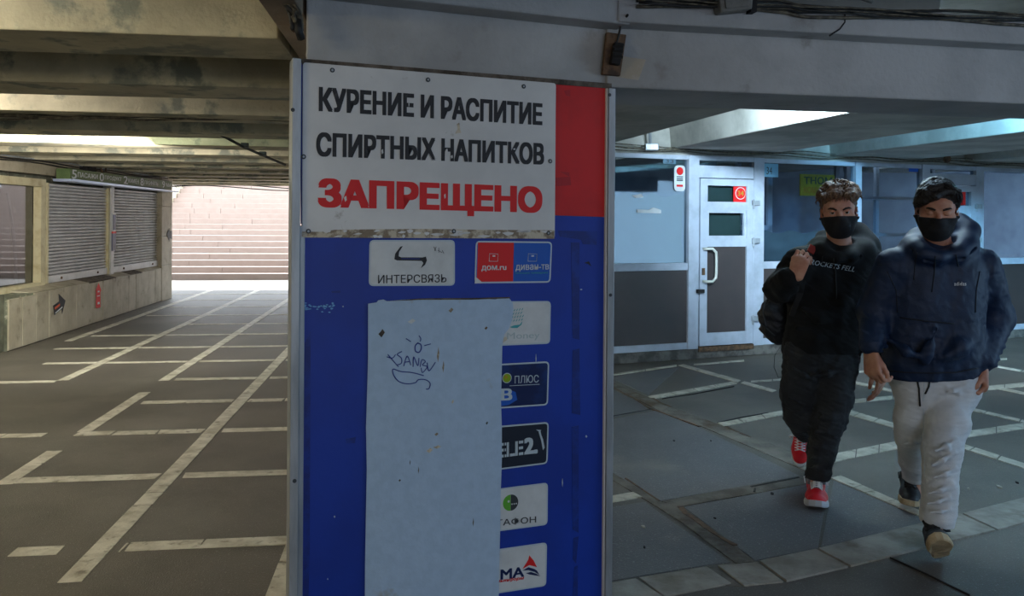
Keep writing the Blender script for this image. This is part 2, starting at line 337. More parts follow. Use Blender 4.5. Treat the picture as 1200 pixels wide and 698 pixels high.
# cracks filled with brown dirt
def crack(pts, w, m=M['rust']):
    g = [ground(*p) for p in pts]; vs_ = []
    for i, p in enumerate(g):
        t = (g[min(i+1, len(g)-1)]-g[max(i-1, 0)]).normalized(); n = Vector((-t.y, t.x, 0))*w*random.uniform(.4, 1.2); vs_ += [p-n, p+n]
    mb = MB()
    for i in range(len(g)-1):
        a, b, c_, d = vs_[2*i], vs_[2*i+1], vs_[2*i+3], vs_[2*i+2]
        mb.prism([Vector((q.x, q.y, .0)) for q in (a, d, c_, b)], (0, 0, .0075))
    return mb.build('dirt_crack', m, floor)
crack([(714, 452), (722, 456), (731, 461), (742, 466), (752, 473), (761, 479), (775, 483.5), (790, 489), (820, 500)], .012)
crack([(765, 467), (775, 473), (786, 477)], .012)
crack([(851, 500), (860, 505), (866, 507)], .012); crack([(868, 508), (880, 513)], .01)
crack([(733, 561), (745, 569), (757, 577), (773, 588)], .006)
crack([(797, 594), (803, 602), (815, 609), (828, 619), (842, 629), (856, 637), (862, 640)], .016)
crack([(880, 571), (905, 566), (936, 560)], .006, M['dark'])
crack([(885, 573), (884, 577)], .006, M['dark'])
crack([(714, 488.8), (740, 484), (765, 479.5)], .006, M['dark'])
crack([(1043, 654), (1085, 673), (1136, 698)], .004, M['dark'])
crack([(776, 467.5), (812, 462), (860, 453)], .004, M['dark'])
crack([(841, 495.4), (868, 489.5), (900, 484)], .004, M['dark'])
random.seed(11)
deb = [(1171, 571, .014), (1192, 566, .008), (905, 579, .01), (754, 618, .01), (838, 608, .006), (755, 642, .006), (1135, 573, .005), (790, 517, .008), (833, 517, .006), (715, 662, .006)]
for i, (x, y, r) in enumerate(deb):
    p = ground(x, y); mb = MB(); n = 7
    mb.prism([p+Vector((cos(k*2*pi/n)*r*random.uniform(.6, 1.3), sin(k*2*pi/n)*r*random.uniform(1.2, 2.4), 0)) for k in range(n)], (0, 0, .008))
    mb.build('debris_chip', M['stripe'] if i % 3 == 0 else M['dark'], floor)

# ---- ceiling: slab with beams as parts
ZB, ZC = 2.30, 2.72
ceiling = MB()
ceiling.hexa([LP(-9.5, -6, ZC), LP(2.2, -6, ZC), LP(2.2, 19.0, ZC), LP(-9.5, 19.0, ZC)], [LP(-9.5, -6, ZC+.3), LP(2.2, -6, ZC+.3), LP(2.2, 19.0, ZC+.3), LP(-9.5, 19.0, ZC+.3)])
ceiling.box(.9, 12.5, -6, 16, ZC+.02, ZC+.28)
ceiling = tag(ceiling.build('ceiling', M['ceil']), kind='structure')
bl = 3.28
for k in range(-5, 13):
    y = bl+1.27*k+.02
    if y > 18.8: break
    w = .48 if k else .44
    mb = MB(); mb.hexa([LP(-9.4, y, ZB), LP(-.55, y, ZB), LP(-.55, y+w, ZB), LP(-9.4, y+w, ZB)], [LP(-9.4, y-.03, ZC), LP(-.55, y-.03, ZC), LP(-.55, y+w+.03, ZC), LP(-9.4, y+w+.03, ZC)])
    mb.build('ceiling_beam', M['beam'] if k <= 0 or k > 1 else M['beam'], ceiling, bevel=.006)
# longitudinal edge beam over the column: pieces with joints
for y0, y1 in [(-4, 1.9), (1.905, 2.62), (2.625, 3.0), (3.005, 3.9), (3.905, 8.0)]:
    xr = -.37 if y0 < 2.62 else -.39+.0*y0
    if y0 > 3.4: xr = 0.
    mb = MB(); mb.hexa([LP(-.51, y0, ZB-.012), LP(xr, y0, ZB-.012), LP(xr, y1, ZB-.012), LP(-.51, y1, ZB-.012)], [LP(-.51, y0, ZC), LP(xr, y0, ZC), LP(xr, y1, ZC), LP(-.51, y1, ZC)])
    mb.build('edge_beam', M['soffit'], ceiling, bevel=.004)
# ---- column and girder
BL, BR = at(352, 75, 2.75), at(716, 103, 3.2)
BD = Plane(BL, BR-BL)                      # the board plane
wB = (Vector((BR.x, BR.y, 0))-Vector((BL.x, BL.y, 0))).length
G2 = Plane((BR.x, BR.y), Vector((2.30-BR.x, 3.57-BR.y, 0)))
zg = 2.112
mb = MB()   # girder over the board, bent where it meets the right hall
def girder_piece(P, a0, a1, c0, c1, z0, z1, e0=0, e1=0):
    return MB().pbox(P, a0, a1, z0, z1, c0, c1)
gA = BD.W(.02, zg, -.015); gB = BD.W(wB+.01, zg, -.015)
g1 = MB().prism([gA, gB, gB-BD.n*.45, gA+aL*.75+cL*.03], (0, 0, .395)).build('girder', M['girder'], ceiling, bevel=.008)
g2 = girder_piece(G2, -.02, 6.5, -.46, .0, zg, 2.5).build('girder', M['girder'], ceiling, bevel=.008)
zf = 2.345
girder_piece(BD, .015, wB+.03, -.02, .10, zf, 2.47).build('girder_fascia', M['girder'], ceiling, bevel=.008)
girder_piece(G2, -.01, 2.05, -.02, .11, zf+.005, 2.455).build('girder_fascia', M['girder'], ceiling, bevel=.008)
girder_piece(G2, 2.053, 6.5, -.02, .11, zf+.003, 2.455).build('girder_fascia', M['girder'], ceiling, bevel=.008)
# front slab above the cables
mb = MB(); mb.hexa([(-.9, -6, 2.55), (12, -6, 2.55), (12, 2.85, 2.55), (-.9, 2.85, 2.55)], [(-.9, -6, 2.8), (12, -6, 2.8), (12, 2.85, 2.8), (-.9, 2.85, 2.8)])
mb.build('ceiling_slab', M['girder'], ceiling, bevel=.01)
# column body: a wedge with its front behind the board and its side along the passage
mb = MB()
p0 = BD.W(.02, 0, -.03); p1 = BD.W(wB-.02, 0, -.03); p2 = p1+aR*.42; p3 = p0+aL*.62+cL*.05
mb.prism([p0, p1, p2, p3], (0, 0, zg)).build('column', M['girder'], tag(empty('wall_centre', p0), kind='structure'), bevel=.006)
# right hall ribs (wide soffits with recessed bays between)
for i, o_ in enumerate([-2.1, .2, 2.5, 4.8]):
    # rib left edge passes x = 2.40+o at depth 5.8, slope -.222
    d = Vector((-.222, 1, 0)); d.normalize(); base = Vector((2.45+o_-.15, 5.8, 0)); e = Vector((1.42, .0, 0))
    def q(s, z, dx=0): return [base+d*s[0]+Vector((dx, 0, z)), base+e+d*s[0]+Vector((-dx, 0, z)), base+e+d*s[1]+Vector((-dx, 0, z)), base+d*s[1]+Vector((dx, 0, z))]
    MB().hexa(q((-2.0+i*.12, 7.5), 2.38), q((-2.0+i*.12, 7.5), 2.74, -.03)).build('ceiling_rib', M['ceil'], ceiling, bevel=.01)
for k, (p, q_) in enumerate([((9.6, -6.6), (9.6, 11.75)), ((-9.5, -6.6), (9.6, -6.6))]):
    P_ = Plane(p, Vector((q_[0]-p[0], q_[1]-p[1], 0))); tag(MB().pbox(P_, 0, (Vector(q_)-Vector(p)).length, 0, 2.75, -.1, .1).build(('wall_right', 'wall_back')[k], M['cladding']), kind='structure')
P_ = Plane(LP(-5.6, -8), aL); tag(MB().pbox(P_, 0, 16.2, 0, 2.72, -.3, .0).build('wall_left_near', M['oldwall']), kind='structure')
# ---- kiosk block behind the column (storefront plane)
KP = Plane((1.068, 8.66), cR)
# ---- left wall
WL = Plane(LP(-4.64, 0), aL, flip=False)    # a = distance along the passage, normal towards the passage
_w = (LP(-4.72, 15.6)-LP(-5.0, 10.2)).normalized(); WS = Plane(LP(-5.0, 10.2)-_w*10.2, _w)                # plane of the shutters
wall = tag(MB().pbox(WS, 8.0, 16.0, 0, 2.4, -.5, -.12).build('wall_left', M['oldwall']), kind='structure')
def wh(P, px, py): return P.hit(px, py)
bt = .60
# base wall with cladding panels
a_edges = [9.83]
for px in (27, 43, 58, 73, 90, 108, 121, 132, 141, 151, 159.5, 174, 182, 190): a_edges.append(wh(WL, px, 345-px*.1)[0])
MB().pbox(WL, 9.83, 15.9, 0, .62, -.3, -.022).build('base_core', M['oldwall'], wall)
for a, b in zip(a_edges, a_edges[1:]):
    MB().pbox(WL, a+.004, b-.004, .01, .60+random.uniform(-.004, .004), -.025, random.uniform(-.003, .003)).build('cladding_panel', M['cladding'], wall, bevel=.003)
# sloping sill tiles
a = 10.45; random.seed(4)
while a < 15.3:
    b = min(a+random.uniform(.5, .62), 15.4)
    W = WL.W; d0 = -.33+(a-10.2)*.0475; d1 = -.33+(b-10.2)*.0475
    MB().hexa([W(a+.006, .60, .0), W(b-.006, .60, .0), W(b-.006, .63, d1), W(a+.006, .63, d0)], [W(a+.006, .615, .0), W(b-.006, .615, .0), W(b-.006, .655+random.random()*.01, d1), W(a+.006, .655, d0)]).build('sill_tile', M['cladding'] if random.random() > .35 else M['grime'], wall)
    a = b
# stained lower wall left of the cladding
MB().pbox(WL, 7.5, 9.83, 0, .66, -.6, -.05).build('base_block', M['oldwall'], wall, bevel=.01)
# end pillar
pa0 = wh(WL, 189, 300)[0]; pa1 = wh(WL, 201, 300)[0]
for z0, z1 in [(0, .66), (.664, 1.2), (1.204, 1.76), (1.764, 2.3)]:
    MB().pbox(WL, pa0-.0, pa1, z0, z1, -.6, .01+random.uniform(-.004, .004)).build('pillar_block', M['cladding'], wall, bevel=.008)
# brown post before the pillar
MB().pbox(WS, wh(WS, 187, 300)[0], wh(WS, 189.5, 300)[0]+.2, .62, 2.02, -.08, .05).build('brown_post', M['brownpost'], wall)
# frieze wall above the shutters
MB().pbox(WS, 8.0, 15.9, 2.12, 2.34, -.12, .05).build('frieze', M['cladding'], wall, bevel=.005)
# roller shutters
def shutter(name, px0, px1, label, n=27):
    z0, z1 = .66, 2.02
    a0 = wh(WS, px0, 270)[0]; a1 = wh(WS, px1, 270)[0]
    t = empty(name, WS.W((a0+a1)/2, z0), label, 'shutter', 'roller shutters on the left wall')
    for s in (a0, a1-.05): MB().pbox(WS, s, s+.05, z0, z1, -.06, .05).build('guide_rail', M['cream'] if px0 < 100 else M['shutter'], t)
    MB().pbox(WS, a0, a1, z0, z0+.1, -.05, .035).build('bottom_bar', M['shutter'], t, bevel=.004)
    h = (z1-z0-.1)/n; zz = z0+.1
    prof = [(-.02, 0), (.004, .16), (.014, .4), (.014, .65), (.004, .86), (-.02, 1.0)]
    vs_ = []; 
    W = WS.W
    pts0 = [W(a0+.05, zz+h*k, c) for c, k in prof]; pts = pts0
    me = None
    for i in range(n):
        if me is None:
            o = MB().prism(pts, WS.u*(a1-a0-.1)).build('slat', M['shutter'], t); me = o.data; bl_ = o.location.copy()
        else:
            o = link('slat', me, None, t); o.location = bl_+Vector((0, 0, h*i))
    for s in (.22, .8):
        q = W(a0+(a1-a0)*s, z0+.05, .035); MB().disc(q, WS.n, .018, .012, 10).build('lock', M['rust'], t)
    return t
shutter('roller_shutter', 50.5, 125, 'wider grey roller shutter nearest the camera, right of the dark window, on the left wall')
shutter('roller_shutter', 128, 187, 'grey roller shutter farther along the left wall, beside the brown post and end pillar')
# pilaster strip between shutters with small notice
ap = wh(WS, 126.5, 270)[0]
MB().pbox(WS, ap-.05, ap+.06, .62, 2.05, -.06, .07).build('pilaster_strip', M['shutter'], wall)
nt_ = empty('door_notice', WS.W(ap+.03, 1.5), 'narrow blue and white notice strip with red edge between the two roller shutters', 'notice')
a0, z0 = wh(WS, 127, 270); 
MB().pbox(WS, ap-.03, ap+.11, 1.33, 1.62, .07, .08).build('upper_sheet', M['label'], nt_); MB().pbox(WS, ap-.01, ap+.09, 1.35, 1.60, .08, .084).build('blue_print', M['navy'], nt_)
MB().pbox(WS, ap-.03, ap+.11, 1.02, 1.30, .07, .08).build('lower_sheet', M['navy'], nt_); MB().pbox(WS, ap-.03, ap+.11, 1.30, 1.33, .07, .083).build('red_strip', M['redtxt'], nt_)
# awning / sign strip above the shutters: blue-silver box that runs at a slight slope
aw0 = wh(WS, 57, 203)[0]; aw1 = wh(WL, 195, 218)[0]
aw = empty('sign_strip', WS.W(aw0, 2.05), 'long green and silver sign strip with white numerals above the roller shutters', 'sign')
MB().hexa([WS.W(aw0, 2.045, .06), WS.W(aw1, 2.03, .05), WS.W(aw1, 2.03, .30), WS.W(aw0, 2.045, .30)], [WS.W(aw0, 2.08, .05), WS.W(aw1, 2.05, .05), WS.W(aw1, 2.05, .32), WS.W(aw0, 2.08, .32)]).build('silver_awning', mat('silver_blue', lin(190, 204, 236), .3, metal=.4), aw)
MB().pbox(WS, aw0, aw1-.3, 2.08, 2.22, .1, .28).build('sign_body', M['olive'], aw)
SG = Plane(WS.W(0, 0, .281), WS.u); SG.n = WS.n
for i, (s, b, w) in enumerate([(.05, '5', .14), (.22, 'ПАСАЖИ', .62), (.9, '0', .14), (1.07, 'ПРОДУКТ', .6), (1.75, '2', .16), (1.93, 'КАМЕН', .42), (2.42, '8', .14), (2.6, 'ПРОФИЛЬ', .6), (3.4, '9', .14), (3.6, 'МАГАЗИН', .8)]):
    zz = (2.09, 2.21) if len(b) == 1 else (2.115, 2.185)
    text('numeral' if len(b) == 1 else 'lettering', b, SG, aw0+s, aw0+s+w, zz[0], zz[1], .001, M['label'], aw, .01)
# dark window at the far left
wz0 = wh(WS, 40, 332)[1]; wz1 = wh(WS, 40, 200)[1]; wa1 = wh(WS, 43.5, 270)[0]
win = tag(empty('window_1', WS.W(9, .6)), kind='structure')
MB().pbox(WS, 8.0, wa1-.02, .62, 1.98, -.06, -.05).build('pane', M['glassdark'], win)
MB().pbox(WS, 8.0, wa1+.06, .58, .69, -.05, .06).build('sill_rail', M['cream'], win); MB().pbox(WS, 8.0, wa1+.06, 1.96, 2.06, -.05, .06).build('head_rail', M['cream'], win)
MB().pbox(WS, wa1, wa1+.12, .60, 2.06, -.05, .05).build('jamb', M['cream'], win)
me = None
for i in range(30):
    z = .72+i*.04
    if me is None: o = MB().pbox(WS, 8.0, wa1-.45, z, z+.034, -.11, -.09).build('blind_slat', M['plastic'], win); me = o.data; l0 = o.location.copy()
    else: o = link('blind_slat', me, None, win); o.location = l0+Vector((0, 0, i*.04))
MB().tube([WS.W(wa1-.34-.10*sin((i/11)*pi*.9)*0+.0-.22*(i/11)**2*1.0, .70+i*.105, -.085) for i in range(12)], .02, 6).build('bent_rail', M['alu'], win)
# arrow and extinguisher signs on the cladding
def sign_poly(name, P, pts, c, m, parent, th=.003): return MB().prism([P.W(a, z, c) for a, z in pts], P.n*th).build(name, m, parent)
q = [(61.5, 358), (68.5, 353), (68, 344), (76, 352), (72, 368), (71.5, 362), (63, 369)]
ar = empty('arrow_sign', WL.W(*wh(WL, 68, 357)), 'black arrow sticker pointing right with orange stripes, low on the left wall', 'sign')
sign_poly('arrow', WL, [wh(WL, *p) for p in q], .006, M['black'], ar)
sign_poly('orange_stripe', WL, [wh(WL, *p) for p in [(63, 360), (69, 355.5), (69, 358), (63.5, 362.5)]], .0095, mat('orange_print', lin(200, 80, 40), .6), ar)
sign_poly('white_stripe', WL, [wh(WL, *p) for p in [(64, 366), (72, 359), (72, 360.3), (64, 367.3)]], .0095, M['label'], ar)
ex = empty('extinguisher_sign', WL.W(*wh(WL, 114.5, 345)), 'red arrow-topped fire extinguisher sticker with white marks on the pale left wall', 'sign')
sign_poly('red_sticker', WL, [wh(WL, *p) for p in [(112, 361), (117, 360), (117, 342), (118, 340), (115, 331.5), (111.7, 340), (112, 343)]], .006, M['redtxt'], ex)
for p in [[(113.5, 356.5), (115.8, 356), (115.6, 353.5), (113.6, 354)], [(113, 347.3), (116, 346.8), (116, 345.8), (113, 346.3)], [(113.6, 342.4), (115.6, 342), (115.4, 340.4), (113.8, 340.8)]]: sign_poly('white_mark', WL, [wh(WL, *x) for x in p], .0095, M['label'], ex)
ba = empty('arrow_sign', WL.W(pa1, 1.2), 'small dark arrow sticker pointing left on the end pillar of the left wall', 'sign')
sign_poly('arrow', WL, [wh(WL, *p) for p in [(194.2, 274.5), (197, 267), (197.3, 271), (200.2, 270), (200.2, 280), (197.3, 279), (197, 283)]], .02, M['black'], ba)
# ---- stairs at the far end
def SP(x, y, z): return LP(x, y, z)
st_root = tag(empty('wall_stairs', LP(-6, 20.4)), kind='structure')
ys0 = 20.55
nst = 26
for i in range(nst):
    y = ys0+.33*i; z = .152*i
    xs = [-7.15, -5.4+random.uniform(-.8, .8), -1.5+random.uniform(-.5, .5), 4.5]
    if i > 3: xs.insert(1, random.uniform(-6.6, -5.9))
    for a, b in zip(xs, xs[1:]):
        MB().hexa([SP(a+.004, y, z-.3 if i else 0), SP(b-.004, y, z-.3 if i else 0), SP(b-.004, y+.5, z-.3 if i else 0), SP(a+.004, y+.5, z-.3 if i else 0)],
                  [SP(a+.004, y, z+.152), SP(b-.004, y, z+.152), SP(b-.004, y+.5, z+.152), SP(a+.004, y+.5, z+.152)]).build('step', M['stair'], st_root, bevel=.004)
# sloping parapet and a narrow second flight left of it
sp = lambda z0: None
for x0, x1, up in [(-7.42, -7.155, .16)]:
    MB().hexa([SP(x0, ys0, 0), SP(x1, ys0, 0), SP(x1, ys0+8.6, 0), SP(x0, ys0+8.6, 0)], [SP(x0, ys0, .38), SP(x1, ys0, .38), SP(x1, ys0+8.6, 4.35), SP(x0, ys0+8.6, 4.35)]).build('sloping_parapet', M['cladding'], st_root)
for i in range(2, 26):
    y = ys0+.33*i; z = .152*i
    MB().hexa([SP(-12, y, z-.2), SP(-7.43, y, z-.2), SP(-7.43, y+.5, z-.2), SP(-12, y+.5, z-.2)], [SP(-12, y, z+.152), SP(-7.43, y, z+.152), SP(-7.43, y+.5, z+.152), SP(-12, y+.5, z+.152)]).build('side_step', mat('red_step', lin(170, 110, 100), .8) if i % 2 else M['stair'], st_root)
tag(MB().hexa([SP(-13, 19.2, 0), SP(-12.1, 19.2, 0), SP(-12.1, 29, 0), SP(-13, 29, 0)], [SP(-13, 19.2, 4.6), SP(-12.1, 19.2, 4.6), SP(-12.1, 29, 4.6), SP(-13, 29, 4.6)]).build('wall_stair_side', M['cladding']), kind='structure')
# header across the stair mouth
MB().hexa([SP(-13, 18.95, 2.3), SP(3, 18.95, 2.3), SP(3, 19.3, 2.3), SP(-13, 19.3, 2.3)], [SP(-13, 18.95, 3.1), SP(3, 18.95, 3.1), SP(3, 19.3, 3.1), SP(-13, 19.3, 3.1)]).build('header_beam', mat('header_paint', lin(206, 190, 196), .7), ceiling)
# passage right wall (kiosk block) hidden behind the column, closes the space
tag(MB().hexa([LP(.5, 9.2, 0), LP(.75, 9.2, 0), LP(.75, 19, 0), LP(.5, 19, 0)], [LP(.5, 9.2, 2.72), LP(.75, 9.2, 2.72), LP(.75, 19, 2.72), LP(.5, 19, 2.72)]).build('wall_passage_right', M['cladding']), kind='structure')
tag(MB().hexa([LP(-9.6, 15.9, 0), LP(-4.66, 15.9, 0), LP(-4.66, 16.1, 0), LP(-9.6, 16.1, 0)], [LP(-9.6, 15.9, 2.72), LP(-4.66, 15.9, 2.72), LP(-4.66, 16.1, 2.72), LP(-9.6, 16.1, 2.72)]).build('wall_left_end', M['oldwall']), kind='structure')

# ================================================================== STOREFRONT
def kh(px, py): return KP.hit(px, py)
def kbox(x0, y0, x1, y1, c0, c1, ref=None):
    a0 = kh(x0, 300)[0]; a1 = kh(x1, 300)[0]
    xm = (x0+x1)/2
    return a0, a1
zt = kh(716, 179)[1]; zb = kh(716, 414)[1]; zm0 = kh(716, 318)[1]; zm1 = kh(716, 309)[1]; zl1 = kh(716, 406)[1]
def U(px, y=300): return kh(px, y)[0]
uL = U(560)
tag(MB().pbox(KP, uL-.1, 14.0, 0, zb, -.3, .03).build('baseboard_storefront', mat('storefront_plinth', lin(110, 106, 100), .8, lin(70, 66, 62), 8, (.4, .6), .6, 50), bevel=.008), kind='structure')
wr = tag(MB().pbox(KP, uL-.1, U(600), zb, 2.72, -.3, -.0).build('wall_storefront', M['cladding']), kind='structure')
MB().pbox(KP, U(600), 14, zt, 2.72, -.3, -.05).build('upper_wall', M['ceil'], wr)
# shop interior shell
MB().pbox(KP, uL, 14, 0, 2.72, -3.1, -3.0).build('shop_back_wall', M['room'], wr)
MB().pbox(KP, uL, 14, 2.5, 2.6, -3.0, -.3).build('shop_ceiling', M['room'], wr)
def bay(idx, px0, px1, transom=None, mid=True, zlow=None):
    w = tag(empty('window_%d' % idx, KP.W(U((px0+px1)/2), zb)), kind='structure')
    a0, a1 = U(px0), U(px1)
    f = M['pvc']
    MB().pbox(KP, a0, a1, zt-.045, zt+.005, -.05, .02).build('head_rail', f, w, bevel=.004)
    MB().pbox(KP, a0, a1, zm0, zm1, -.05, .02).build('middle_rail', f, w, bevel=.004)
    MB().pbox(KP, a0, a1, zb, zl1, -.05, .02).build('bottom_rail', f, w, bevel=.004)
    MB().pbox(KP, a0, a1, zm1, zt-.045, -.02, -.012).build('pane', M['glass'], w)
    MB().pbox(KP, a0, a1, zl1, zm0, -.03, -.0).build('lower_panel', M['brownpanel'], w)
    return w, a0, a1
w1, a0, a1 = bay(2, 700, 806); w2, b0, b1 = bay(3, 893, 1000); w3, c0, c1 = bay(4, 1007, 1078); w4, d0, d1 = bay(5, 1150, 1270)
wx, _, _ = bay(6, 600, 698)
for i, (p0_, p1_, wid) in enumerate([(698, 702, wx), (805, 817, w1), (881, 893, w2), (1000, 1007, w2), (1078, 1087, w3), (1141, 1150, w4), (1270, 1280, w4)]):
    MB().pbox(KP, U(p0_), U(p1_), zb, zt+.01, -.06, .035).build('mullion', M['pvc'], wid, bevel=.004)
# paper sheets inside the windows
def paper(w, a0, a1, z0, z1, name='paper_screen', m=None, amp=.012):
    nx, nz = 24, 18; vs_ = []; 
    for j in range(nz+1):
        for i in range(nx+1):
            a = a0+(a1-a0)*i/nx; z = z0+(z1-z0)*j/nz+(.02*sin(i*.9)*(j == nz))
            vs_.append(KP.W(a, z, -.10+amp*sin(i*.8+j*.5)+amp*.6*sin(i*.37-j*.9+1)))
    fs = [(j*(nx+1)+i, j*(nx+1)+i+1, (j+1)*(nx+1)+i+1, (j+1)*(nx+1)+i) for j in range(nz) for i in range(nx)]
    return mesh(name, vs_, fs, m or M['paper'], w, True)
zpap = kh(760, 228)[1]
paper(w1, U(700), U(805), zm1-.05, zpap)
paper(w2, b0, b1, zm1-.05, kh(940, 262)[1]-.1, amp=.004, m=mat('pale_blind', lin(104, 116, 120), .8, lin(90, 102, 106), 2))
pt = empty('paper_tape', KP.W(*kh(765, 247), -.08), 'torn white paper scrap stuck over the crumpled window paper left of door 34', 'paper')
MB().prism([KP.W(*kh(x, y), -.005) for x, y in [(747, 245), (760, 246), (766, 243), (775, 246), (775, 250), (747, 249)]], KP.n*.002).build('scrap', M['label'], pt)
pt2 = tag(MB().prism([KP.W(*kh(x, y), -.005) for x, y in [(741, 229), (752, 227), (754, 231), (746, 232)]], KP.n*.002).build('paper_scrap', M['label']), 'small white paper scrap at the top edge of the crumpled window paper', 'paper')
# frames set behind the glass
ip = empty('inner_frame', KP.W(b0+.8, 0, -1.2), 'pale blue inner window frame seen through the shop glass behind the man with the backpack', 'frame')
for a in (U(935), U(975)): MB().pbox(KP, a, a+.07, 0, 2.4, -1.25, -1.2).build('post', M['pvc'], ip)
MB().pbox(KP, U(935), U(975)+.07, zm1+.35, zm1+.42, -1.25, -1.2).build('rail', M['pvc'], ip)
ys = empty('yellow_board', KP.W(*kh(955, 218), -.9), 'yellow board with dark lettering hanging inside the window behind the man with the backpack', 'sign')
KI = Plane(KP.W(0, 0, -.2), cR)
q0 = KI.hit(938, 229); q1 = KI.hit(978, 205)
MB().pbox(KI, q0[0], q1[0], q0[1], q1[1], -.02, 0).build('board', M['yellow'], ys)
text('lettering', 'ТНОМ', KI, q0[0]+.05, q1[0]-.04, (q0[1]+q1[1])/2+.01, q1[1]-.03, .002, M['dgrey'], ys, .02)
text('lettering', 'КОМИСС', KI, q0[0]+.05, q1[0]-.1, q0[1]+.03, q0[1]+.11, .002, mat('orange_text', lin(190, 110, 30), .6), ys, .01)
ip2 = empty('inner_frame', KP.W(c0+1.2, 0, -1.4), 'pale posts imitating frame reflections in the glass between and right of the two men', 'frame')  # these posts and rails imitate blurry frame reflections in the glass
for px in (1048, 1062, 1100, 1172): MB().pbox(KP, U(px)+.4, U(px)+.46, 0, 2.4, -1.5, -1.45).build('post', M['pvc'], ip2)
for zz in (1.35, 1.9): MB().pbox(KP, U(1048)+.4, U(1172)+.46, zz, zz+.05, -1.5, -1.45).build('rail', M['pvc'], ip2)
# stickers
def sticker(name, x0, y0, x1, y1, label, m, c=.0, r=.01):
    t = empty(name, KP.W(*kh((x0+x1)/2, (y0+y1)/2), c), label, 'sticker')
    a0, za = kh(x0, y1); a1, zc = kh(x1, y0)
    MB().prism(round_rect(KP, [(a0, za), (a1, za), (a1, zc), (a0, zc)], r, c), KP.n*.002).build('sheet', m, t)
    return t, a0, a1, za, zc
t, a_, b_, z_, y_ = sticker('window_sticker', 790, 194, 803, 224, 'white rounded sticker with a red emblem on the window left of door 34', M['label'], r=.05)
MB().disc(KP.W((a_+b_)/2, z_+(y_-z_)*.78, .003), KP.n, .045, .001).build('red_emblem', M['redtxt'], t)
for k, zz in enumerate((.56, .48, .42)): MB().pbox(KP, a_+.03, b_-.03, z_+(y_-z_)*zz-.006, z_+(y_-z_)*zz+.006, .002, .0035).build('text_line', M['dgrey'], t)
MB().pbox(KP, a_+.03, b_-.03, z_+(y_-z_)*.18, z_+(y_-z_)*.26, .002, .0035).build('red_line', M['redtxt'], t)
t, a_, b_, z_, y_ = sticker('number_sheet', 894, 192, 912, 207, 'pale blue sheet reading 34 in the corner of the window right of door 34', mat('number_sheet', lin(120, 176, 206), .6), r=.004)
text('numerals', '34', KP, a_+.05, b_-.09, z_+.03, y_-.04, .002, M['dgrey'], t)
t, a_, b_, z_, y_ = sticker('number_sheet', 777, 186, 792, 191.5, 'small dim number sheet at the top of the window left of door 34', mat('number_sheet_dim', lin(90, 120, 140), .6), r=.004)
text('numerals', '33', KP, a_+.03, b_-.03, z_+.01, y_-.01, .002, M['dgrey'], t)
t, a_, b_, z_, y_ = sticker('blue_sticker', 1065, 193, 1076, 201, 'small bright blue sticker at the top of the window between the two men', M['lblue'], r=.01)
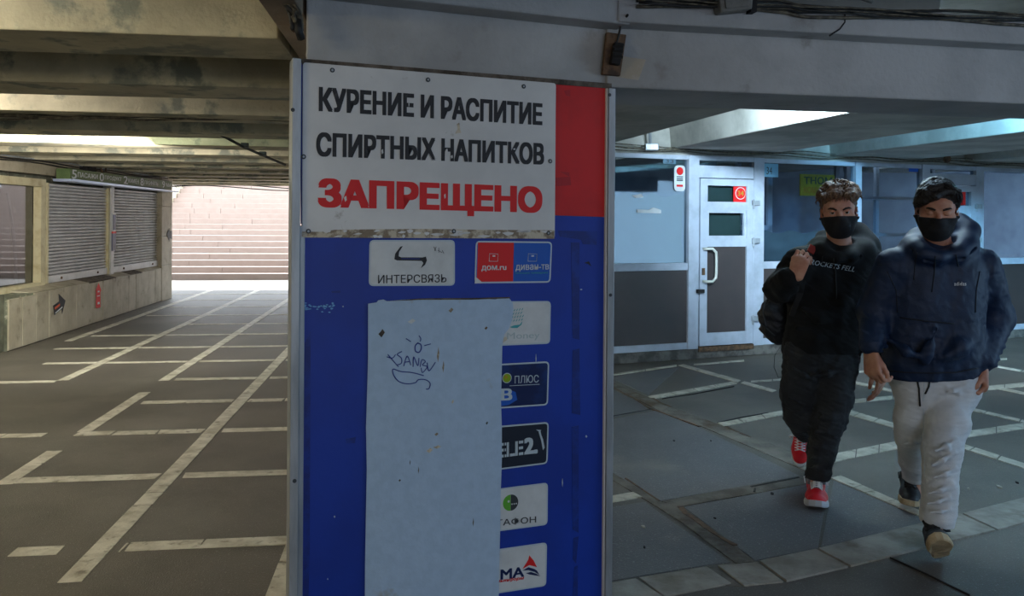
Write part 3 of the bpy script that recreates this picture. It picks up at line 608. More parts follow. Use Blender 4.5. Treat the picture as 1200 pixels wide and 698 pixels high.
# the doors
def door(idx, x0, x1, number=False):
    d = tag(empty('door_%d' % idx, KP.W(U(x0), 0)), kind='structure')
    a0, a1 = U(x0), U(x1); zd = kh(818, 208)[1]; f = M['pvc']
    MB().pbox(KP, a0, a1, zt-.045, zt+.01, -.06, .03).build('head_rail', f, d, bevel=.004)
    zu = kh(818, 193.5)[1]
    MB().pbox(KP, a0, a1, zd, zu, -.06, .025).build('transom_bar', f, d, bevel=.004)
    MB().pbox(KP, a0, a1, zu, zt-.045, -.02, -.012).build('transom_pane', M['glass'], d)
    MB().pbox(KP, a0, a1, 0.08, zb+.02, -.05, .05).build('threshold', M['rust'] if number else f, d)
    s = .095; z0d = zb+.03
    zq1, zq2, zq3, zq4, zq5, zq6 = [kh(818, y)[1] for y in (217, 236, 246, 279, 289, 390)]
    b0_, b1_ = a0+.01, a1-.01
    fr = MB(); 
    for (p, q_) in ((b0_, b0_+s), (b1_-s, b1_)): fr.pbox(KP, p, q_, z0d, zd-.01, -.03, .045)
    for (p, q_) in ((zq1, zd-.01), (zq3, zq2), (zq5, zq4), (z0d, zq6)): fr.pbox(KP, b0_+s, b1_-s, p, q_, -.03, .043)
    leaf = fr.build('door_leaf', f, d)
    MB().pbox(KP, b0_+s, b1_-s, zq2, zq1, -.0, .01).build('upper_pane', M['glass'], d)
    MB().pbox(KP, b0_+s, b1_-s, zq2, zq1, -.10, -.08).build('inner_blind', M['paper'], d)
    MB().pbox(KP, b0_+s, b1_-s, zq4, zq3, -.0, .01).build('middle_pane', M['glass'], d)
    for (p, q_, r0, r1) in ((b0_+s, b1_-s, zq3-.03, zq3), (b0_+s, b1_-s, zq4, zq4+.03), (b0_+s, b0_+s+.03, zq4+.03, zq3-.03), (b1_-s-.03, b1_-s, zq4+.03, zq3-.03)):
        MB().pbox(KP, p, q_, r0, r1, .0, .03).build('pane_bead', f, d)
    MB().pbox(KP, b0_+s, b1_-s, zq4, zq3, -.10, -.08).build('inner_paper', M['paper'], d)
    MB().pbox(KP, b0_+s, b1_-s, zq6, zq5, -.0, .02).build('lower_panel', M['brownpanel'], d)
    for z in (zd-.25, kh(818, 279)[1], zb+.35):
        MB().pbox(KP, b1_-.03, b1_+.07, z-.06, z, .03, .075).build('hinge', M['alu'], d, bevel=.004)
        MB().tube([KP.W(b1_-.01, z-.10, .06), KP.W(b1_-.01, z+.01, .06)], .012, 8).build('hinge_pin', M['alu'], d)
    if number:
        zh0, zh1 = kh(824, 329)[1], kh(824, 291)[1]; ah = b0_+s*.45
        pts = [KP.W(ah, zh0, .045), KP.W(ah, zh0, .10), KP.W(ah+.08, zh0+.0, .11), KP.W(ah+.125, zh0+.04, .11), KP.W(ah+.13, zh0+.1, .11), KP.W(ah+.13, zh1-.1, .11), KP.W(ah+.125, zh1-.04, .11), KP.W(ah+.08, zh1, .11), KP.W(ah, zh1, .10), KP.W(ah, zh1, .045)]
        h = MB().tube(pts, .016, 8).build('handle', mat('cream_handle', lin(206, 206, 196), .4), d, True)
        MB().pbox(KP, ah-.02, ah+.02, zh0+.07, zh0+.15, .045, .052).build('keyhole_plate', M['rust'], d)
        MB().pbox(KP, b0_-.05, b0_+.04, zh0-.13, zh0-.09, .045, .08).build('latch', M['dark'], d)
        ar_, zz = kh(866.5, 226.5)
        MB().pbox(KP, U(858), b1_-s, zq2, zq1, .011, .02).build('red_plate', M['redtxt'], d)
        MB().disc(KP.W(ar_, zz, .02), KP.n, .072, .0015).build('white_ring', M['label'], d)
        MB().disc(KP.W(ar_, zz, .0216), KP.n, .064, .0015).build('red_disc', M['redtxt'], d)
        text('door_number', '34', KP, ar_-.042, ar_+.042, zz-.03, zz+.03, .0235, M['yellow'], d, .015)
    else:
        MB().pbox(KP, U(1123)-.06, U(1123)+.1, zq2+.01, zq1, .011, .02).build('red_plate', M['redtxt'], d)
    return d
door(1, 817, 881, True)
door(2, 1087, 1141)
# ceiling conduits along the storefront top
cb = MB()
for j, (z, c, r) in enumerate([(zt+.085, .06, .007), (zt+.05, .09, .009), (zt+.03, .05, .006)]):
    cb.tube([KP.W(-.4+.27*i, z+.012*sin(i*1.3+j)+.01*random.random(), c+.02*sin(i*.7+j)) for i in range(34)], r, 6)
tag(cb.build('cable_bundle', M['cable'], None, True), 'bundle of grey cables sagging along the top of the storefront', 'cable')
br = empty('wall_bracket', at(756, 168, 8.2), 'small metal bracket and junction box holding cables above the left storefront window', 'bracket')
q = KP.W(U(756), zt+.1, .1)
MB().tube([q+Vector((0, 0, -.05)), q+Vector((-.02, -.02, .25))], .02, 6).build('arm', M['alu'], br); MB().box(q.x-.07, q.x+.07, q.y-.1, q.y-.02, q.z-.07, q.z+.0).build('junction_box', M['alu'], br, bevel=.005)
fl = empty('red_fixture', KP.W(U(1097), zt+.07, .13), 'small round rust red fixture above the second storefront door', 'fixture')
MB().disc(KP.W(U(1097), zt+.08, .135), KP.n, .045, .04).build('body', M['rust'], fl)
# electric lamps hidden in the bays behind the girder: tubes in battens
def tube_lamp(name, p0, p1, label, power, color, rad=.018, aim=None, group=None, size_y=.08, spread=None):
    t = empty(name, (p0+p1)/2, label, 'lamp', group)
    MB().tube([p0, p1], rad, 10).build('tube', mat('lamp_tube', (*color, 1), .4, emit=2.5), t, True)
    d = (p1-p0).normalized(); 
    MB().tube([p0+Vector((0, 0, .05)), p1+Vector((0, 0, .05))], .025, 4).build('batten', M['plastic'], t)
    for e in (p0, p1): MB().tube([e, e+Vector((0, 0, .05))], .014, 6).build('lamp_holder', M['plastic'], t)
    l = lamp('lamp_light', 'AREA', (0, 0, 0), power, color, (p1-p0).length, size_y, spread=spread)
    z = -((aim-(p0+p1)/2).normalized()); x = (d-z*d.dot(z)).normalized(); y = z.cross(x)
    l.matrix_world = Matrix((x, y, z)).transposed().to_4x4()
    l.location = (p0+p1)/2+(-z)*.03
    l.parent = t; l.location = l.location-t.location
    return t
tube_lamp('fluorescent_lamp', Vector((1.98, 4.7, 2.56)), Vector((1.80, 5.55, 2.56)), 'bluish fluorescent tube hidden in the ceiling bay behind the girder, nearest the column', 330, (.62, .84, 1.0), aim=Vector((2.6, 6.2, 2.62)), spread=95)
tube_lamp('fluorescent_lamp', Vector((4.22, 4.9, 2.56)), Vector((4.02, 5.8, 2.56)), 'bluish fluorescent tube hidden in the ceiling bay above the right edge of the view', 340, (.26, .66, 1.0), aim=Vector((4.9, 6.5, 2.62)), spread=95)
tube_lamp('fluorescent_lamp', LP(-4.6, 5.25, 2.62), LP(-3.0, 5.25, 2.62), 'white fluorescent tube hidden between the second and third passage beams', 70, (1.0, .93, .85), aim=LP(-3.6, 6.2, 2.4))
tube_lamp('fluorescent_lamp', LP(-5.4, 7.85, 2.62), LP(-2.2, 7.85, 2.62), 'pale green fluorescent tube hidden between the fourth and fifth passage beams', 60, (.86, 1.0, .80), aim=LP(-3.6, 8.8, 2.4))
tube_lamp('fluorescent_lamp', LP(-3.6, 2.55, 2.6), LP(-1.4, 2.55, 2.6), 'unseen warm tube added in the ceiling gap to light the nearest passage beam', 80, (1.0, .95, .80), aim=LP(-2.4, 3.3, 2.35))  # tube added out of view to brighten the front beam face
# ================================================================== NOTICE BOARD
def bh(px, py): return BD.hit(px, py)
def bpoly(name, pts, c0, c1, m, parent, bevel=0): return MB().prism([BD.W(*bh(*p), c0) for p in pts], BD.n*(c1-c0)).build(name, m, parent, bevel=bevel)
def btext(name, body, x0, x1, yt0, yb0, yt1, yb1, c, m, parent, bold=0., shear=0):
    """text whose left edge runs yt0..yb0 at x0 and whose right edge runs yt1..yb1 at x1 (px)"""
    a0, t0 = bh(x0, yt0); _, b0 = bh(x0, yb0); a1, t1 = bh(x1, yt1); _, b1 = bh(x1, yb1)
    return text(name, body, BD, a0, a1, b0, t0, c, m, parent, bold, shear=shear, dz=((t1+b1)-(t0+b0))/2)
nb = empty('notice_board', BD.W(wB/2, 0), 'tall blue notice board with red corner panel and aluminium edge strips on the central column', 'notice board')
def strip(x0, x1, z0, z1, c0, c1, m, name='edge_strip'):
    a0 = bh(x0, 300)[0]; a1 = bh(x1, 300)[0]
    return MB().pbox(BD, a0, a1, z0, z1, c0, c1).build(name, m, nb, bevel=.003)
strip(340, 350.5, 0.02, 2.125, -.06, .03, M['alu']); strip(350.8, 357, 0.02, 1.55, -.05, .012, M['alu'])
strip(709.6, 717.5, 0.02, 2.105, -.05, .02, M['alu']); strip(707.6, 709.4, 0.02, 2.105, -.02, .014, M['signwhite'], 'inner_bead')
bpoly('blue_panel', [(354, 262), (708, 262), (708, 752), (349, 752)], -.02, .0, M['blue'], nb)
bpoly('red_panel', [(646, 252), (709, 254), (710.5, 103.5), (646, 98)], -.02, .001, M['red'], nb)
bpoly('blue_panel', [(646, 252.3), (709, 254.3), (709, 263), (646, 263)], -.02, .0005, M['blue'], nb)
bpoly('top_batten', [(354, 76), (354, 69), (716, 98), (716, 104)], -.02, .006, M['grime'], nb)
bpoly('back_sheet', [(353, 262), (648, 262), (648, 97), (353, 74)], -.02, .0, M['blue'], nb)
# tape marks on the blue: darker strips, smears
for q in [[(669, 284), (679, 284), (679, 398), (671, 396)], [(671, 410), (679, 408), (680, 486), (670, 484)], [(670, 500), (678, 498), (678, 624), (671, 620)], [(672, 630), (678, 628), (675, 660), (671, 655)], [(673, 664), (677, 662), (677, 700), (671, 698)],
          [(654, 270), (700, 271), (699, 287), (683, 286), (681, 281), (656, 277)], [(357, 402), (364, 388), (363, 640), (361, 720), (355, 720)], [(388, 341), (399, 340), (399, 343), (389, 343)], [(405, 514), (417, 512), (416, 519), (406, 519)]]:
    bpoly('tape_mark', q, 0, .0012, M['darkblue'], nb)
for q in [[(651, 208), (668, 207), (669, 217), (652, 218)], [(661, 106), (668, 105), (668, 113), (663, 112)], [(656, 201), (667, 202), (667, 207)]]:
    bpoly('red_smear', q, .001, .0022, mat('red_smear', lin(176, 8, 24), .5), nb)
# scratches and chips
random.seed(5)
sc = MB()
for k in range(46):
    x = 357+random.random()**1.6*36; y = 355+random.gauss(4, 2.4); 
    sc.prism([BD.W(*bh(x+dx, y+dy), .0) for dx, dy in [(-1.6, 0), (0, -.8), (1.8, .1), (0, .8)]], BD.n*.0014)
tag(sc.build('paint_scratch', M['lblue'] if False else mat('scratch_light', lin(120, 180, 226), .6), nb), kind='stuff')
for x, y, w, h in [(402, 359, 1.0, 1.0), (392, 605, 1.0, 1.4), (687, 511, 1.2, 1.6), (659, 565, .5, 5), (681, 339, 1.4, .8), (384, 678, .7, 1), (628, 420, .5, 6)]:
    bpoly('chip', [(x-w, y), (x, y-h), (x+w, y), (x, y+h)], 0, .0014, M['greytxt'], nb)
bpoly('tear_mark', [(684, 308), (690, 306), (693, 312), (689, 309)], 0, .0014, M['black'], nb)
for x, y in ((712.5, 345), (344, 560), (711.5, 112), (342, 130)):
    MB().disc(BD.W(*bh(x, y), .02 if x > 500 else .03), BD.n, .007, .002, 10).build('rivet', M['dgrey'], nb)
# the warning sign
ws = empty('warning_sign', BD.W(*bh(500, 180), .01), 'white sign plate with black and red Cyrillic lettering at the top of the blue board', 'sign')
MB().prism(round_rect(BD, [bh(353.5, 277.5), bh(648.6, 279.5), bh(650, 98), bh(354.5, 73.5)], .012, .004), BD.n*.009).build('sign_plate', M['signwhite'], ws, bevel=.0015)
t_ = .0135
btext('black_lettering', 'КУРЕНИЕ И РАСПИТИЕ', 373, 634, 102, 131, 122, 147, t_, M['black'], ws, .036)
btext('black_lettering', 'СПИРТНЫХ НАПИТКОВ', 370, 636, 155, 183.5, 168, 193.5, t_, M['black'], ws, .036)
btext('red_lettering', 'ЗАПРЕЩЕНО', 372, 634, 208.5, 249, 217.5, 256.5, t_, M['redtxt'], ws, .044)
bpoly('residue_strip', [(353, 278), (353, 271), (375, 271.5), (392, 269), (430, 268.5), (500, 268), (560, 269), (648, 269.5), (648, 279.5)], .013, .0136, M['paperedge'], ws)
random.seed(8)
for k in range(26):
    x = random.uniform(378, 645); y = random.uniform(270, 277); w = random.uniform(2, 9); h = random.uniform(.8, 2.4)
    bpoly('paper_shred', [(x-w, y+random.uniform(-1, 1)), (x-w*.2, y+h), (x+w*.8, y+h*.4), (x+w, y-h*.5), (x, y-h)], .0136, .0142, M['signwhite'], ws)
bpoly('torn_spot', [(532, 157), (535, 151), (534, 146), (537, 144), (538, 152), (539, 156)], .013, .0137, M['paperedge'], ws)
for x, y, w, h in [(522, 178, 1.5, 3.5), (528, 184, 1.3, 2), (509, 137, 1.2, 3), (447, 178, 1.2, 3), (601, 175, 1.5, 1), (520, 230, 1, 3), (404, 233, 1.6, 3.5), (478, 122, .6, 4)]:
    bpoly('letter_wear', [(x-w, y-h*.3), (x-w*.3, y+h), (x+w, y+h*.4), (x+w*.6, y-h), (x-w*.4, y-h*.8)], .0146, .0152, M['signwhite'], ws)
for cx, cy in [(125, 193), (385, 219), (645, 237), (47, 428), (717, 440), (60, 630), (455, 630), (712, 635)]:
    a, z = bh(335+cx/2.3275, cy/2.3275)
    MB().disc(BD.W(a, z, .013), BD.n, .0085, .002, 12).build('screw_washer', M['dgrey'], ws); MB().disc(BD.W(a, z, .015), BD.n, .004, .002, 8).build('screw', M['alu'], ws)

# logo labels
def label(name, q, m, lab, border=None, r=.018):
    """q px corners bl, br, tr, tl"""
    t = empty(name, BD.W(*bh((q[0][0]+q[1][0])/2, (q[0][1]+q[2][1])/2), .0), lab, 'sticker')
    c = [bh(*p) for p in q]
    MB().prism(round_rect(BD, c, r, .0), BD.n*.001).build('border', border or M['greytxt'], t)
    d = .006; c2 = [(c[0][0]+d, c[0][1]+d), (c[1][0]-d, c[1][1]+d), (c[2][0]-d, c[2][1]-d), (c[3][0]+d, c[3][1]-d)]
    MB().prism(round_rect(BD, c2, r*.7, .0), BD.n*.0017).build('label_face', m, t)
    return t
t_ = .0018
L1 = label('logo_label', [(432, 335), (533, 334.5), (533, 281), (433, 281)], M['label'], 'white rounded label with a black swoosh over lettering, just under the white sign')
btext('lettering', 'ИНТЕРСВЯЗЬ', 443, 523, 322, 332, 320.5, 331, t_, M['black'], L1, .003)
def curve_poly(pts0, pts1): return pts0+pts1[::-1]
bpoly('swoosh', [(462, 303.5), (463, 297), (469, 289), (472, 288), (467.5, 295), (467, 300), (470, 301.3), (495, 301.5), (499, 300.5), (500, 305), (498, 310), (493, 314), (496, 308), (494, 305.5), (470, 305), (465, 305)], t_, t_+.0008, M['black'], L1)
bpoly('swoosh_glow', [(470, 302.4), (492, 302.6), (492, 303.6), (470, 303.4)], t_+.0008, t_+.0013, M['darkblue'], L1)
for k, (x0, y0, x1, y1) in enumerate([(508, 289, 511, 294), (511, 289, 509, 294), (513, 293, 518, 296), (518, 293, 520, 297), (514, 290, 514, 296)]):
    a, b = BD.W(*bh(x0, y0), .0022), BD.W(*bh(x1, y1), .0022); MB().tube([a, b], .0009, 4).build('pen_scribble', M['dgrey'], L1)
L2 = label('logo_label', [(556, 332), (645, 331), (647, 283), (557.5, 282)], M['lblue'], 'half red half blue label with small white square icons beside the white swoosh label')
bpoly('red_half', [(558.5, 330), (601, 329.5), (602, 284.2), (560, 284)], .001, .0019, M['redtxt'], L2)
bpoly('torn_corner', [(556, 332), (566, 331.5), (557, 324)], .0019, .0026, M['label'], L2)
btext('lettering', 'дом.ru', 564, 593, 311, 318, 310.5, 317.5, .002, M['label'], L2, .012)
btext('lettering', 'диван-тв', 604, 643, 310, 318, 309.5, 317, .002, M['label'], L2, .006)
btext('small_lettering', 'кабельное телевидение', 604, 642, 318.5, 321.2, 318, 320.7, .002, M['teal'], L2)
def outline(q, w, m, parent, c=.002):
    pts = [BD.W(*bh(*p), c) for p in q]; return MB().tube(pts+[pts[0]], w, 4).build('icon_outline', m, parent)
for x0 in (573, 618.5): 
    outline([(x0, 306), (x0+10, 306), (x0+10.5, 297.5), (x0+.5, 297)], .0012, M['label'] if x0 < 600 else M['greytxt'], L2)
    bpoly('icon_dot', [(x0+4, 300.5), (x0+7, 300.5), (x0+7, 299), (x0+4, 299)], .002, .003, M['label'], L2)
L3 = label('logo_label', [(570, 405.5), (644.5, 402.5), (645.5, 352.5), (570, 353)], M['label'], 'white label with teal leaf dots and faded grey lettering at the poster edge')
random.seed(2)
for i in range(5):
    for j in range(4):
        x = 598+i*3.1+j*1.2; y = 376-j*4.2-i*.4
        if x < 612: bpoly('leaf_dot', [(x, y+1.6), (x+1.7, y-.4), (x+2, y-2), (x+.3, y)], .0018, .0024, M['teal'], L3)
bpoly('leaf_shape', [(597, 383), (602, 381), (609, 380), (612, 376), (611, 380), (606, 384), (600, 384)], .0018, .0024, M['teal'], L3)
btext('lettering', 'Money', 594, 632, 389.5, 399.5, 388.5, 398, .0018, mat('faded_text', lin(176, 192, 196), .6), L3, .0)
bpoly('sheet_tag', [(584, 398), (593, 394), (594, 398), (588, 402)], .0024, .003, M['paperedge'], L3)
L4 = label('logo_label', [(570, 479.5), (642, 474.5), (643.5, 423), (570, 427)], M['navy'], 'dark navy label with a green ball and the word ПЛЮС beside the hanging sheet')
a, z = bh(593.8, 442.6); MB().disc(BD.W(a, z, .0018), BD.n, .0195, .0008, 24).build('white_ring', M['greytxt'], L4)
MB().disc(BD.W(a, z, .0026), BD.n, .0165, .0008, 24).build('green_ball', mat('ball_green', lin(140, 170, 20), .3), L4); MB().disc(BD.W(a-.004, z+.004, .0034), BD.n, .006, .0006, 16).build('ball_highlight', M['yellow'], L4)
btext('lettering', 'ПЛЮС', 603, 631, 440, 449, 438.5, 448, .0018, M['greytxt'], L4, .0)
bpoly('white_line', [(597, 452), (632, 450.2), (632, 449.6), (597, 451.4)], .0018, .0026, M['greytxt'], L4)
bpoly('glow_patch', [(584, 476), (596, 474), (606, 468), (604, 459), (594, 455), (584, 455)], .0018, .0022, M['lblue'], L4)
btext('lettering', 'В', 587, 600, 455, 469, 454.5, 468.5, .0024, M['greytxt'], L4, .03)
L5 = label('logo_label', [(570, 552), (641.5, 543), (643, 494), (570, 500)], mat('label_dark', lin(22, 34, 52), .4), 'near-black label with stencilled white letters ending in a 2')
btext('lettering', 'TELE', 570, 613, 521, 538, 515.5, 532.5, .0018, M['greytxt'], L5, .03)
btext('lettering', '2.', 614, 630, 513, 532.5, 511.5, 530.5, .0018, M['greytxt'], L5, .04)
for x in (596, 606.5, 590): bpoly('stencil_gap', [(x, 541), (x+1.1, 541), (x+1.1, 514), (x, 514)], .0031, .0036, mat('label_dark2', lin(22, 34, 52), .4), L5)
for q in [[(631, 506), (633, 504), (634, 509), (636, 514), (638, 524), (636, 527), (634, 516)], [(628, 503), (634, 503.5), (632, 506)]]: bpoly('scratched_patch', q, .0018, .0026, M['greytxt'], L5)
L6 = label('logo_label', [(570, 624), (641.5, 614.5), (642, 565), (570, 574)], M['label'], 'white label with round green and dark grey emblem over dark lettering')
a, z = bh(598, 588.5); r = .031
def half(a, z, r, s, c, m, parent, name):
    pts = [BD.W(a+s*r*cos(t), z+r*sin(t), c) for t in [(-.5+k/14)*pi for k in range(15)]]; return MB().prism(pts, BD.n*.0008).build(name, m, parent)
half(a, z, r, -1, .0018, M['green'], L6, 'green_half'); half(a+.001, z, r, 1, .0018, M['dgrey'], L6, 'dark_half')
MB().disc(BD.W(a-.008, z+.006, .0026), BD.n, .0045, .0006, 12).build('white_dot', M['label'], L6)
for k in range(3): MB().disc(BD.W(a+.006+k*.009, z-.006, .0026), BD.n, .003, .0006, 8).build('white_dot', M['label'], L6)
btext('lettering', 'МЕГАФОН', 562, 628, 610, 618, 603.5, 612.5, .0018, M['dgrey'], L6, .004)
L7 = label('logo_label', [(570, 697), (640, 686), (641, 635), (570, 645)], M['label'], 'lowest white label with navy letters and a red and blue sail mark')
btext('lettering', 'MMA', 571, 614, 669, 681, 662.5, 675.5, .0018, M['navy'], L7, .02)
btext('lettering', 'связьинформ', 572, 614, 679.5, 684.5, 674, 679.5, .0018, M['redtxt'], L7, .008, shear=.3)
bpoly('red_sail', [(612, 666), (616, 660), (619, 655), (620, 650), (625, 656), (629, 664), (626, 663), (620, 661.5)], .0018, .0026, M['redtxt'], L7)
bpoly('blue_wave', [(612, 668), (619, 664), (626, 666), (629, 668), (632, 673), (626, 669.5), (619, 667.5)], .0018, .0026, M['navy'], L7)
bpoly('blue_wave', [(616, 671), (622, 669.5), (628, 671.5), (633, 674.5), (626, 673.5), (620, 672.5)], .0018, .0026, M['navy'], L7)
# pasted sheet
ps = empty('pasted_sheet', BD.W(*bh(510, 520), .004), 'long blank pale blue sheet with blue pen scribble pasted over the lower board', 'poster')
pts = [(427, 752), (427.5, 660), (428.5, 600), (429.5, 548), (428.6, 500), (430, 455), (431, 420), (431, 380), (431, 355.5), (441, 354), (443, 351.5), (449, 350.5), (453, 352.5), (470, 350.8), (492, 349.6), (520, 349), (552, 349), (580, 350.5), (590, 347.8), (596, 349), (600, 354), (601, 362), (599.5, 374), (596, 384), (590, 392), (588, 404), (587.5, 430), (586.5, 470), (587.5, 500), (587.5, 540), (586, 580), (585.5, 620), (584.5, 660), (583, 752)]
MB().prism([BD.W(*bh(*p), .0045) for p in pts], BD.n*.0012).build('sheet', M['poster'], ps)
fold = [(452, 350), (596, 347.5), (599, 354), (590, 352.5), (520, 351), (455, 353.5)]
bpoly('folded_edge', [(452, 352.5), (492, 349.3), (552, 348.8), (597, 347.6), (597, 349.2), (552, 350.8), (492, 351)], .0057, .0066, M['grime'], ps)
ink = M['ink']
def pen(pts, w=.0016, m=ink, c=.0064):
    # smooth through points
    P_ = [Vector(BD.W(*bh(*p), c)) for p in pts]; out = []
    for i in range(len(P_)-1):
        p0, p1, p2, p3 = P_[max(i-1, 0)], P_[i], P_[i+1], P_[min(i+2, len(P_)-1)]
        for k in range(5):
            t = k/5; out.append(.5*((2*p1)+(p2-p0)*t+(2*p0-5*p1+4*p2-p3)*t*t+(3*p1-p0-3*p2+p3)*t**3))
    out.append(P_[-1]); return MB().tube(out, w, 5).build('pen_line', m, ps)
k = 2.9075
C = lambda L: [(335+x/k, 260+y/k) for x, y in L]
pen(C([(450, 410), (440, 420), (440, 438), (452, 443), (460, 430), (458, 416), (448, 412)]), .0022)
pen(C([(408, 396), (424, 406)])); pen(C([(452, 386), (458, 396), (456, 406)])); pen(C([(470, 420), (492, 414)]))
pen(C([(342, 458), (362, 462), (372, 450)])); pen(C([(346, 450), (382, 492)]))
pen(C([(394, 440), (378, 450), (392, 462), (392, 480), (376, 486)]), .0018)
pen(C([(400, 490), (412, 455), (424, 486)])); pen(C([(404, 476), (420, 474)]))
pen(C([(432, 492), (434, 458), (448, 488), (452, 462)]), .0018)
pen(C([(456, 492), (462, 468), (474, 474), (464, 486), (480, 492), (464, 512), (460, 496)])); pen(C([(480, 478), (486, 506), (508, 476)]), .0018)
pen(C([(468, 522), (430, 512), (390, 508), (364, 500), (366, 520), (384, 542), (412, 550), (440, 546), (450, 536), (474, 536), (490, 548), (486, 566), (476, 568)]), .0019)
for x, y, w, h, m_ in [(512, 523, 5, 2, 'paperedge'), (503, 527, 4, 3, 'paperedge'), (511, 508, 2.5, 2, 'paperedge'), (468, 562, 1.5, 1.5, 'rust'), (490, 550, .7, 4, 'grime'), (554, 611, .8, 5, 'grime'), (480, 541, .6, 3, 'grime'), (447, 390, 4, 5, 'grime'), (528, 363, 3, 3, 'paperedge'), (569, 384, 2, 2, 'rust'), (513, 415, 1.5, 9, 'paperedge'), (519, 429, 1.2, 7, 'paperedge'), (530, 470, 1.5, 2.5, 'paperedge'), (482, 376, 5, 3, 'label'), (570, 495, 1.5, 2, 'dgrey')]:
    bpoly('paper_blemish', [(x-w, y+h*.2), (x-w*.1, y+h), (x+w*.9, y-h*.2), (x+w*.2, y-h), (x-w*.4, y-h*.3)], .0057, .0063, M[m_], ps)

# ---- girder fittings
jb = empty('junction_box', G2.W(.03, 2.2), 'old rusty open junction box with black terminals on the girder above the red panel', 'box')
def Q(P, *pts): return [P.hit(*p) for p in pts]
gq4 = [G2.hit(*p) for p in [(704, 88), (725, 90), (732, 42), (709, 39)]]
MB().prism([G2.W(a, z, .002) for a, z in gq4], G2.n*.022).build('backing_plate', M['rust'], jb, bevel=.003)
gq4 = [G2.hit(*p) for p in [(711, 77), (722, 79), (727, 54), (716, 52)]]
MB().prism([G2.W(a, z, .024) for a, z in gq4], G2.n*.03).build('terminal_block', M['dark'], jb, bevel=.004)
for y in (58, 64, 70): a, z = G2.hit(719, y); MB().tube([G2.W(a-.02, z, .05), G2.W(a+.02, z, .055)], .006, 6).build('terminal', M['rubber'], jb)
MB().tube([G2.W(*G2.hit(719, 52), .04), G2.W(*G2.hit(721, 42), .05), G2.W(*G2.hit(722, 33), .06), G2.W(*G2.hit(724, 26), .12)], .005, 6).build('feed_cable', M['rubber'], jb)
hb = empty('cable_box', G2.W(.5, 2.42, .15), 'grey weathered metal box with a dark side hanging at the top edge of the girder', 'box')
GF = Plane(G2.W(0, 0, .11), G2.u)
c4 = [GF.hit(*p) for p in [(837, 19), (873, 15), (875, -12), (833, -12)]]
MB().prism([GF.W(a, z, .002) for a, z in c4], GF.n*.06).build('box_body', M['plastic'], hb, bevel=.006)
c4 = [GF.hit(*p) for p in [(842, 15), (868, 12), (869, -8), (839, -8)]]
MB().prism([GF.W(a, z, .062) for a, z in c4], GF.n*.006).build('lid', M['plastic'], hb, bevel=.002)
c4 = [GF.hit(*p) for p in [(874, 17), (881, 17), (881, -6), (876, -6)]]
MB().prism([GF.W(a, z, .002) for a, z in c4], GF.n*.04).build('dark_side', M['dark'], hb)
random.seed(21)
cb = MB(); cb2 = MB()
for j in range(7):
    pts = []; ph = random.random()*6
    for i in range(40):
        px = 745+i*13.5; base = 1+ (px-760)*.040+ (3 if px > 930 else 0)
        py = base+2.2*sin(i*.35+ph)+j*1.6-3+random.random()*.8
        a, z = GF.hit(px, py); pts.append(GF.W(a, z, .012+.012*(j % 3)))
    (cb if j % 2 else cb2).tube(pts, .004+.003*(j % 3 == 0), 6)
cbl = empty('cable_bundle', GF.W(1.5, 2.44, .02), 'loose black and grey cables drooping along the top edge of the right girder', 'cable')
cb.build('black_cables', M['rubber'], cbl, True); cb2.build('grey_cables', M['cable'], cbl, True)
pp = tag(MB().tube([GF.W(*GF.hit(866, -6), .06), GF.W(*GF.hit(1000, -1.5), .06), GF.W(*GF.hit(1012, 2.5), .06)], .022, 12).build('pipe_end', M['plastic'], None, True), 'thick grey pipe ending above the cables at the top of the girder', 'pipe')
ck = [(990, 12), (990, 26), (984, 34), (972, 42)]
MB().tube([GF.W(*GF.hit(*p), .0) for p in ck], .0035, 4).build('surface_crack', M['dark'], g2)
c4 = [G2.hit(*p) for p in [(722, 90), (748, 94), (757, 70), (730, 66)]]
MB().prism([G2.W(a, z, .0) for a, z in c4], G2.n*.0015).build('plaster_patch', mat('cream_patch', lin(176, 164, 146), .8, lin(190, 184, 174), 8), g2)
# cable loops at the girder's left end
cl = empty('cable_coil', at(346, 20, 2.66), 'tangle of beige and black cables hanging at the left end of the girder', 'cable')
def pt(px, py, Y=2.66): return at(px, py, Y)
for L, r, m in [([(331, 2), (336, 8), (343, 14), (349, 24), (352, 36)], .007, 'rubber'), ([(333, 4), (344, 10), (345, 20), (347, 28), (351, 24), (349, 14), (344, 13)], .006, 'cable'), ([(343, 3), (350, 12), (353, 22), (354, 36)], .006, 'cable'), ([(347, 12), (343, 20), (346, 28), (352, 30)], .005, 'cable'),
                ([(342, 28), (343, 34), (346, 36)], .009, 'rust'), ([(335, 4), (341, 20), (343, 34)], .008, 'rubber'), ([(349, 24), (350, 36), (353, 45)], .014, 'rubber')]:
    MB().tube([pt(x, y, 2.64+.03*random.random()) for x, y in L], r, 6).build('cable_loop', M[m], cl, True)
# ---- passage ceiling fittings
YB = 5.98
kb = empty('cable_bundle', at(170, 137, YB), 'thin cables strung across the third ceiling beam of the left passage', 'cable')
random.seed(3)
for j in range(6):
    ph = random.random()*6
    pts = [at(-30+i*13.5, 136.5+.012*i*13.5*.3+1.6*sin(i*.5+ph)+j*.7-1.5, 5.78+(-30+i*13.5-170)*.0010) for i in range(29)]
    MB().tube(pts, .005+.003*(j % 2), 5).build('cable', M['cable' if j % 2 else 'rubber'], kb, True)
cd = empty('ceiling_conduit', at(246, 153, 7.2), 'dark conduit with a junction box running diagonally under the left passage beams', 'conduit')
q = at(246, 152, 6.95); MB().box(q.x-.05, q.x+.05, q.y-.05, q.y+.05, q.z-.03, q.z+.03).build('junction_box', M['dgrey'], cd, bevel=.005)
MB().tube([at(252, 154, 6.95), at(285, 172, 7.7), at(334, 193, 8.9)], .014, 8).build('diagonal_pipe', M['rubber'], cd, True)
